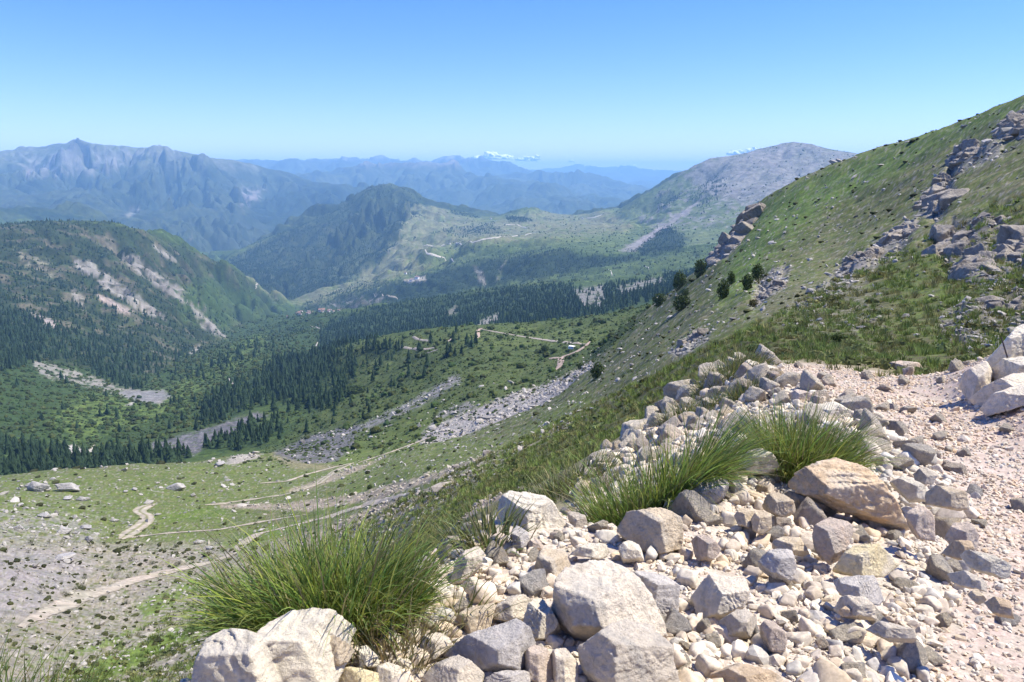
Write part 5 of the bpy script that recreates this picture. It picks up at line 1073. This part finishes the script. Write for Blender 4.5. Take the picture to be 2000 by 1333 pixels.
BL = [('roundest bush, alone at the skyline beside the rock rib', 1367,540,20,34), ('tall bush topping the group on the edge of the hillside', 1327,566,24,36), ('leaning bush lowest on the outer edge of the hillside', 1287,599,24,28), ('small bush just below the tall edge bush', 1338,580,13,17), ('broad bush with ragged foot below the small edge bush', 1331,606,28,32),
      ('tallest dark bush in the middle of the green slope', 1412,584,20,38), ('slim bush touching the tallest mid-slope bush', 1428,556,13,26), ('bush beside the stony streak, lower of two', 1459,567,18,32), ('bush beside the stony streak, upper of two', 1478,548,19,34), ('dark bush on the edge above the pale scree fan', 1166,738,24,34),
      ('bush at the top corner of the scree fan', 1135,722,13,14), ('large round tree alone on the grassy shelf', 1064,688,15,16), ('smaller round tree next to the lone shelf tree', 1081,690,11,11), ('dark broad bush on the shelf left of the scree', 697,768,34,18), ('bush at the lower tip of the scree fan', 837,866,13,10), ('bush on the meadow above the pink stone strip', 722,955,10,9), ('low bush where the pink strip meets the slope', 838,918,9,7),
      ('spiky shrub on the slope behind the pointed mound', 1060,940,16,12), ('yellowish shrub on the stony streak of the green slope', 1471,600,16,16), ('dark shrub at the foot of the rock cliff', 1640,668,26,18), ('dark shrub above the road end', 1475,690,30,16), ('brownish shrub hanging over the road end', 1530,700,36,20)]
for i, (lab, u, v, w_, h_) in enumerate(BL): bush(lab, u, v, w_*(1.15 if i < 10 else 1.1), h_*(1.05 if i < 10 else 1), seed=i, col=lcol if i not in (17, 18, 21) else (.085, .08, .03), group='bushes on the steep hillside' if i < 11 or i > 16 else 'bushes and trees dotted below the hillside')
for i, (u, v) in enumerate([(848,812),(874,828),(960,828),(985,812),(1006,800),(745,884),(1104,745),(1096,742)]):
    bush('small dark bush rooted in the pale scree fan', u, v+6, 8, 11, 'bushes in the scree fan', 40+i, (.04, .048, .022), n=260)
g = np.random.default_rng(77); k = 0
for i in range(400):
    u, v = g.uniform(10, 560), g.uniform(985, 1190)
    if k >= 60: break
    p = hit(u, v, 30)
    if p is None or grid_at(TUS, np.array([p[0]]), np.array([p[1]]))[0] < .35 and g.random() > .3: continue
    bush('small rounded shrub dotted on the pale stony ground below the embankment', u, v, g.uniform(6, 12), g.uniform(5, 9), 'shrubs on the stony ground', 60+k, (.06, .072, .024), n=160); k += 1

# ------------------------------------------------------------------ meadow boulders
MB = [('heap of jagged grey rocks at the meadow edge, main block', 74,960,34,26), ('slab leaning on the side of the jagged meadow heap', 58,952,14,10), ('right-hand block of the jagged meadow heap', 92,960,18,14), ('broad flat-topped boulder beside the jagged heap', 134,959,38,18), ('thin pale slab above the jagged heap', 103,937,11,6), ('small twin-humped rock below the flat-topped boulder', 131,976,18,9), ('pale boulder with dark foot right of the twin-humped rock', 162,979,20,12),
      ('low pointed rock in the middle of the boulder meadow', 86,1011,20,11), ('isolated white rock at the meadow border', 40,989,13,8), ('grey rock in the stone field, upper', 38,1036,14,12), ('grey rock in the stone field, widest', 124,1042,26,16), ('cluster rock closing the stone field', 166,1034,18,11), ('white rock near the winding double track', 224,1019,13,8), ('rounded rock just beside the winding double track', 174,1056,14,11),
      ('large dark flat boulder on the pale scree', 126,1094,46,19), ('pale flat boulder alone in the centre of the meadow', 346,958,32,17), ('boulder at the top end of the winding double track', 290,984,17,12), ('grey boulder under the bare gravel spot', 428,911,18,12), ('brown boulder on the stony ground beyond the track', 390,1062,18,11), ('grey boulder touching the brown one', 410,1073,14,8), ('small pale rock on the upper meadow', 245,962,11,7), ('tilted pale rock on the upper meadow', 378,970,10,8), ('pale rock by the track at the meadow end', 445,940,12,8), ('round rock on the upper meadow edge', 262,958,10,8)]
big = [random_rock(4, 900+k, .8, 12) for k in range(6)]; bigm = []
mr = rock_mat('meadow_limestone', (.38, .36, .335), (.25, .24, .23), (.43, .40, .36), scale=.06)
for V, Fc in big: me = mesh_np('meadow_boulder', V, Fc, 3); me.materials.append(mr); bigm.append(me)
def blockat(lab, u, v, w_, h_, group, cat='boulder', name='meadow_boulder', i=0, rmin=30):
    p = hit(u, v, rmin)
    if p is None: return
    d = math.sqrt(p[3]**2+p[2]**2); o = bpy.data.objects.new(name, bigm[i % 6]); C.objects.link(o); sx, sz = w_*d/F/2, h_*d/F/2*1.25; o.scale = (sx, sx*.8, sz); o.location = (p[0], p[1], p[2]+sz*.35); o.rotation_euler = (random.gauss(0, .12), random.gauss(0, .12), random.uniform(-.5, .5)); tag(o, lab, cat, group)
for i, (lab, u, v, w_, h_) in enumerate(MB): blockat(lab, u, v, w_, h_, 'boulders in the meadow', i=i)
HB = [('pale tilted slab lying on the green hillside', 1584,572,24,14), ('small pale slab below the tilted slab', 1563,601,11,8), ('pale rock above the hillside path', 1539,600,10,7), ('white rock low on the hillside above the road end', 1531,637,8,6), ('pale slab on the grass below the dark cliff', 1769,621,22,12), ('flat pale rock in the shrubs above the road', 1685,643,20,8), ('white rock near the foot of the cliff', 1690,600,12,8), ('pale boulder crowning the left rock rib', 1455,425,10,12), ('stone block on the slope under the rock rib', 1392,532,8,8),
      ('white stone near the roundest bush', 1380,541,6,6), ('white stone under the roundest bush', 1371,552,5,5), ('pale block high on the rock band', 1880,296,26,16), ('pale block at the bend of the rock band', 1852,322,16,18), ('pale block under the rock band bend', 1838,368,14,14), ('pale block in the middle of the rock band', 1812,400,16,14), ('flat pale block at the lower rock band', 1757,458,18,12), ('pale spur rock at the top corner of the hill', 1975,235,26,20), ('low pale rock on the sedge by the road', 1675,702,14,8)]
for i, (lab, u, v, w_, h_) in enumerate(HB): blockat(lab, u, v, w_, h_, 'rocks on the hillside', 'rock', 'hillside_rock', i=i+2, rmin=15)

g = np.random.default_rng(91); k = 0
for i in range(900):
    u, v = (g.uniform(0, 560), g.uniform(930, 1075)) if g.random() < .75 else (g.uniform(0, 260), g.uniform(995, 1075))
    if k >= 90: break
    p = hit(u, v, 60)
    if p is None or p[3] > 420: continue
    w_ = 3.5+7*g.random()**3; blockat('pale rock scattered among many over the stony green meadow', u, v, w_, w_*g.uniform(.45, .7), 'rocks scattered over the meadow', 'rock', 'meadow_rock', k, 60); k += 1
# stones too many to count on hillside, scree and meadow
B1 = [random_rock(1, 1000+k, .75, 8) for k in range(12)]
for nm, lab, r0, r1, cap, sel in (('hillside_rubble', 'broken rock bands and loose stones on the hillside', 16, 420, 15000, True), ('meadow_stones', 'pale stones strewn over meadow and scree', 55, 480, 24000, False)):
    D = np.where((GU > 1000-(GV-890)*2.0) == sel, np.clip(STO, 0, 4)+(np.where((GV < 520) & (STO < .5), .0006, .02) if sel else .22)*(R < 430), 0)
    x, y, z, r = sample(D, r0, r1, lambda R_: 0.014*R_+.22, cap); s = r*np.exp(rng.normal(math.log(.0016 if sel else .0015), .5, len(x)))+.03
    scatter(nm, B1, x, y, z+s*.3, s[:, None]*np.array([1.2, 1.2, .85])[None]*(1+.35*rng.normal(size=(len(x), 3))).clip(.5, 1.8), (.5*np.array((.38, .355, .32))[None]*rng.uniform(.6, 1.25, len(x))[:, None]+.5*np.where(grid_at(ALB, x, y)[:, 1:2] < .95*grid_at(ALB, x, y)[:, :1], 1.15*grid_at(ALB, x, y), np.array((.38, .355, .32))[None]))*np.where(grid_at(ALB, x, y).mean(1) < .10, np.where(grid_at(ALB, x, y)[:, 1] < 1.03*grid_at(ALB, x, y)[:, 0], .5, 1), 1)[:, None], tint_mat(nm, .9, nscale=3.0), .8); tag(bpy.data.objects[nm], lab, None, None, 'stuff')
# low growth on the hillside
def spray(s, n=26, up=1.0):
    g = np.random.default_rng(s); a = g.uniform(0, 6.283, n); q = np.sqrt(g.random(n)); b = np.stack([q*np.cos(a), q*np.sin(a), 0*a], 1); t = b*1.5+np.stack([g.normal(0, .3, n), g.normal(0, .3, n), up*g.uniform(.7, 1.5, n)], 1)
    w_ = .10; sd = np.stack([np.sin(a), -np.cos(a), 0*a], 1)*w_; V = np.stack([b-sd, b+sd, t], 1).reshape(-1, 3); return V, np.arange(3*n).reshape(n, 3), np.repeat(g.uniform(.65, 1.4, n), 3)[:, None]
def mat_shrub(s, n=46):
    g = np.random.default_rng(s); V, Fc, K = leafy(s, n, .34, .30); V[:, 2] = np.maximum(V[:, 2]-.1, -.1); q = Fc; return V, np.concatenate([q[:, :3], q[:, [0, 2, 3]]]), K
hill = ((GU > 1000-(GV-890)*2.0-40) & (R < 430) & (R > 13)).astype(float)*(1-RUB)
x, y, z, r = sample(hill, 13, 330, lambda R_: .0125*R_+.10, 20000); s = (.0030*r+.035)*np.exp(np.clip(rng.normal(0, .35, len(x)), -.7, .6)); tone = fbm(np.arctan2(x, y)*28, np.log(r)*28, 1, 4)
gc = np.where((tone > .08)[:, None], np.array((.18, .175, .07)), np.array((.145, .19, .05)))*rng.uniform(.6, 1.4, len(x))[:, None]
scatter('hillside_grass', [spray(1100+k) for k in range(8)], x, y, z, s, gc, tint_mat('hill_grass', .8, trans=.3), .15); tag(bpy.data.objects['hillside_grass'], 'short olive grass covering the hillside', None, None, 'stuff')
sh = hill*sstep(-.05, .2, N2)*np.clip(.25+1.0*sstep(0, .2, N1), 0, 1)*(GV > 480)
x, y, z, r = sample(sh, 14, 330, lambda R_: .016*R_+.2, 3000); s = (.0048*r+.06)*np.exp(np.clip(rng.normal(0, .4, len(x)), -.8, .6))
scatter('hillside_shrubs', [mat_shrub(1200+k) for k in range(8)], x, y, z, s, np.array((.16, .17, .065))[None]*rng.uniform(.6, 1.5, len(x))[:, None]*np.stack([rng.uniform(.8, 1.12, len(x)), np.ones(len(x)), np.ones(len(x))], 1), leaf_m, .2); tag(bpy.data.objects['hillside_shrubs'], 'dark low shrubs matting the hillside', None, None, 'stuff')
# low dark cushions on the pale ground and meadow
D = (TUS*.8+.12*((GU < 1000-(GV-890)*2.0) & (R > 60) & (R < 420)))
x, y, z, r = sample(D, 55, 420, lambda R_: .013*R_+.6, 6500); s = (.0017*r+.05)*np.exp(rng.normal(0, .4, len(x)))
scatter('cushion_plants', [blob(1300+k, 1, .2, .6) for k in range(6)], x, y, z-.03, s, np.array((.055, .06, .023))[None]*rng.uniform(.55, 1.4, len(x))[:, None], leaf_m, .1); tag(bpy.data.objects['cushion_plants'], 'small cushion plants speckling the pale ground and the meadow', None, None, 'stuff')

# ------------------------------------------------------------------ village and single buildings
wall_m, _, b_ = newmat('plaster'); b_.inputs['Base Color'].default_value = (.62, .57, .50, 1); roof_m, _, b_ = newmat('red_roof_tiles'); b_.inputs['Base Color'].default_value = (.27, .17, .13, 1); white_m, _, b_ = newmat('white_plaster'); b_.inputs['Base Color'].default_value = (.78, .77, .75, 1); win_m, _, b_ = newmat('dark_window'); b_.inputs['Base Color'].default_value = (.03, .03, .035, 1)
def pmesh_(nm, boxes, m):
    bm = bmesh.new()
    for (cx, cy_, cz, sx, sy, sz) in boxes:
        q = bmesh.ops.create_cube(bm, size=1.0)['verts']
        for v in q: v.co = Vector((cx+v.co.x*sx, cy_+v.co.y*sy, cz+v.co.z*sz))
    me = bpy.data.meshes.new(nm); bm.to_mesh(me); bm.free(); me.materials.append(m); return me
def roofmesh(m, sx, sy, z0, hz):
    V = np.array([(-sx, -sy, z0), (sx, -sy, z0), (sx, sy, z0), (-sx, sy, z0), (-sx*.96, 0, z0+hz), (sx*.96, 0, z0+hz)]); me = bpy.data.meshes.new('roof'); me.from_pydata(V.tolist(), [], [(0, 1, 5, 4), (2, 3, 4, 5), (1, 2, 5), (3, 0, 4), (3, 2, 1, 0)]); me.materials.append(m); return me
wm_ = pmesh_('wall', [(0, 0, 1.5, 9, 7, 7.5)], wall_m); wm2 = pmesh_('wall', [(0, 0, 1.5, 9, 7, 7.5)], white_m); rm_ = roofmesh(roof_m, 5.1, 4.2, 5.2, 2.2); wn_ = pmesh_('window', [(-2.5, -3.5, 3.2, 1.2, .12, 1.5)], win_m)
def house(lab, u, v, group, s=1.0, white=False, rm=rm_):
    p = hit(u, v, 300)
    if p is None: return
    t = bpy.data.objects.new('house', None); C.objects.link(t); t.location = p[:3]; t.rotation_euler = (0, 0, random.uniform(-.9, .9)); t.scale = (s, s, s); tag(t, lab, 'house', group)
    for nm, me in (('wall', wm2 if white else wm_), ('roof', rm)): o = bpy.data.objects.new(nm, me); C.objects.link(o); o.parent = t
    for dx in (0, 2.6, 5.0): o = bpy.data.objects.new('window', wn_); C.objects.link(o); o.parent = t; o.location = (dx, 0, 0)
g = np.random.default_rng(5)
for k in range(24):
    u = g.uniform(560, 662); house('tiny pale house with red roof in the far valley village', u, np.interp(u, [560, 590, 620, 660], [616, 611, 608, 606])+g.uniform(-1.5, 4), 'village houses', .65+.4*g.random())
house('white hut with a flat pale roof on the grassy shelf', 1117, 682, None, .42, True, roofmesh(white_m, 4.9, 3.9, 5.2, .7)); house('smaller white hut touching the flat-roofed one on the shelf', 1113.5, 681.5, None, .26, True, roofmesh(white_m, 4.9, 3.9, 5.2, .7))
house('lone white chapel-like house on the saddle below the peak', 959, 428, None, 1.3, True); house('large pale farm building in the upper forest clearing', 815, 545, None, 1.9, True); house('pale shed beside the clearing in the upper forest', 803, 549, None, 1.3, True)
house('white house high above the forest clearing', 792, 535, None, 1.2, True)
for i, (u, v, w_, h_) in enumerate([(997,417,6,6),(1001,418,4,4),(890,420,6,4),(905,422,5,4)]): bush('dark clump of trees on the skyline of the saddle', u, v, w_, h_, 'trees on the saddle skyline', 90+i, (.02, .034, .02), 'tree_clump', 'tree', n=120)

# ------------------------------------------------------------------ clouds far beyond the ranges
cm, cn, cb = newmat('cloud'); cb.inputs['Base Color'].default_value = (.95, .95, .95, 1); cb.inputs['Roughness'].default_value = 1.0; cb.inputs['Specular IOR Level'].default_value = 0.0
def cloud(label, lumps, D0=45000.0, seed=0):
    bm = bmesh.new(); D, Fc = ico(4); VV, FF = [], []; off = 0
    for i, (u, v, w_, h_) in enumerate(lumps):
        a, t = map(float, ray(u, v)); c = np.array([D0*math.sin(a), D0*math.cos(a), D0*t]); s = D0/F; q = D*(1+.8*fbm3(D*2.6+seed+i*3, seed+i, 4))[:, None]*np.array([w_*s/2, w_*s*.6, h_*s*.85]); q[:, 2] = np.maximum(q[:, 2], -.1*h_*s); q[:, 2] -= .35*h_*s; VV.append(q+c); FF.append(Fc+off); off += len(D)
    bm.free(); V = np.concatenate(VV); org = V.mean(0); me = mesh_np('cloud', V-org, np.concatenate(FF), 3); o = link('cloud', me, None, loc=org); tag(o, label, 'cloud', 'clouds low over the horizon'); return o, me
def cloud_one(label, lumps, seed):
    o, me = cloud(label, lumps, seed=seed); md = o.modifiers.new('remesh', 'REMESH'); md.mode = 'VOXEL'; md.voxel_size = 26.0; me.materials.append(cm)
    dg = bpy.context.evaluated_depsgraph_get(); m2_ = bpy.data.meshes.new_from_object(o.evaluated_get(dg)); o.modifiers.clear(); o.data = m2_
    if not m2_.materials: m2_.materials.append(cm)
    m2_.polygons.foreach_set('use_smooth', np.ones(len(m2_.polygons), bool))
cloud_one('longest white cloud bank behind the far blue range', [(935,309,28,7),(960,305,30,14),(978,307,34,9),(992,308,22,7)], 1)
cloud_one('white cloud with a raised end beside the longest bank', [(1016,312,18,6),(1034,311,24,9),(1047,308,18,9)], 2)
cloud_one('tiny white cloud puff alone above the horizon', [(1116,315,9,5)], 3)
cloud_one('white cloud peeping over the shoulder of the grey peak', [(1440,298,30,10),(1470,296,28,9),(1486,293,14,6)], 4)
cloud_one('faint pale cloud puff low near the grey peak', [(1236,324,12,6)], 5)
# ------------------------------------------------------------------ light, sky, air, camera
SUN_EL, SUN_AZ = math.radians(58), math.radians(84)      # azimuth measured from the view direction (+Y) towards +X
sd = Vector((math.sin(SUN_AZ)*math.cos(SUN_EL), math.cos(SUN_AZ)*math.cos(SUN_EL), math.sin(SUN_EL)))
sun = bpy.data.lights.new('sun', 'SUN'); sun.energy = 3.4; sun.angle = math.radians(0.5); sun.color = (1.0, 0.955, 0.86)
so = bpy.data.objects.new('sun', sun); C.objects.link(so); so.rotation_euler = sd.to_track_quat('Z', 'Y').to_euler()
w = bpy.data.worlds.new('World'); scene.world = w; w.use_nodes = True; nt = w.node_tree
sky = nt.nodes.new('ShaderNodeTexSky'); sky.sky_type = 'NISHITA'; sky.sun_disc = False; sky.sun_elevation = SUN_EL; sky.sun_rotation = SUN_AZ
sky.altitude = 1900; sky.air_density = 1.0; sky.dust_density = 0.4; sky.ozone_density = 3.0
bg = nt.nodes['Background']; bg.inputs['Strength'].default_value = 0.12; hs_ = nt.nodes.new('ShaderNodeHueSaturation'); hs_.inputs['Saturation'].default_value = 1.3; nt.links.new(sky.outputs[0], hs_.inputs['Color']); mx_ = mixc(nt, 1.0, hs_.outputs[0], (0.67, 0.585, 0.93), 'MULTIPLY'); nt.links.new(mx_, bg.inputs['Color'])

# the air: one closed box round everything but the clouds
zmin = float(GZ.min())-1.5; ztop = float(GZ.max())+40
bm = bmesh.new(); bmesh.ops.create_cube(bm, size=1.0)
HX, HY0, HY1 = 27000.0, -2000.0, 37500.0
for v in bm.verts: v.co = Vector((v.co.x*2*HX, HY0+(v.co.y+0.5)*(HY1-HY0), zmin+(v.co.z+0.5)*(ztop-zmin)))
me = bpy.data.meshes.new('haze'); bm.to_mesh(me); bm.free()
hm = bpy.data.materials.new('haze'); hm.use_nodes = True; hn = hm.node_tree; hn.nodes.clear()
ho = hn.nodes.new('ShaderNodeOutputMaterial'); hv = hn.nodes.new('ShaderNodeVolumePrincipled')
hv.inputs['Color'].default_value = (0.36, 0.67, 1.0, 1); hv.inputs['Absorption Color'].default_value = (0, 0, 0, 1); hv.inputs['Density'].default_value = 0.000066; hv.inputs['Anisotropy'].default_value = 0.0
hn.links.new(hv.outputs[0], ho.inputs['Volume'])
if not globals().get('NOHAZE'):
    tag(link('haze', me, hm), 'thin blue summer haze filling the valley', None, None, 'stuff')

cam = bpy.data.cameras.new('camera'); cam.sensor_width = 36; cam.lens = 36*F/2000.0; cam.clip_start = 0.05; cam.clip_end = 300000
co = bpy.data.objects.new('camera', cam); C.objects.link(co); co.location = (0, 0, 0); co.rotation_euler = (math.pi/2-PITCH, 0, 0)
scene.camera = co
vs = scene.view_settings; vs.view_transform = 'Standard'; vs.look = 'None'; vs.exposure = 1.35; vs.gamma = 1.0
cy = scene.cycles; cy.use_denoising = True; cy.max_bounces = 6; cy.diffuse_bounces = 4; cy.glossy_bounces = 1; cy.transmission_bounces = 3; cy.volume_bounces = 2; cy.transparent_max_bounces = 4
cy.caustics_reflective = False; cy.caustics_refractive = False; cy.use_adaptive_sampling = True; cy.adaptive_threshold = 0.02
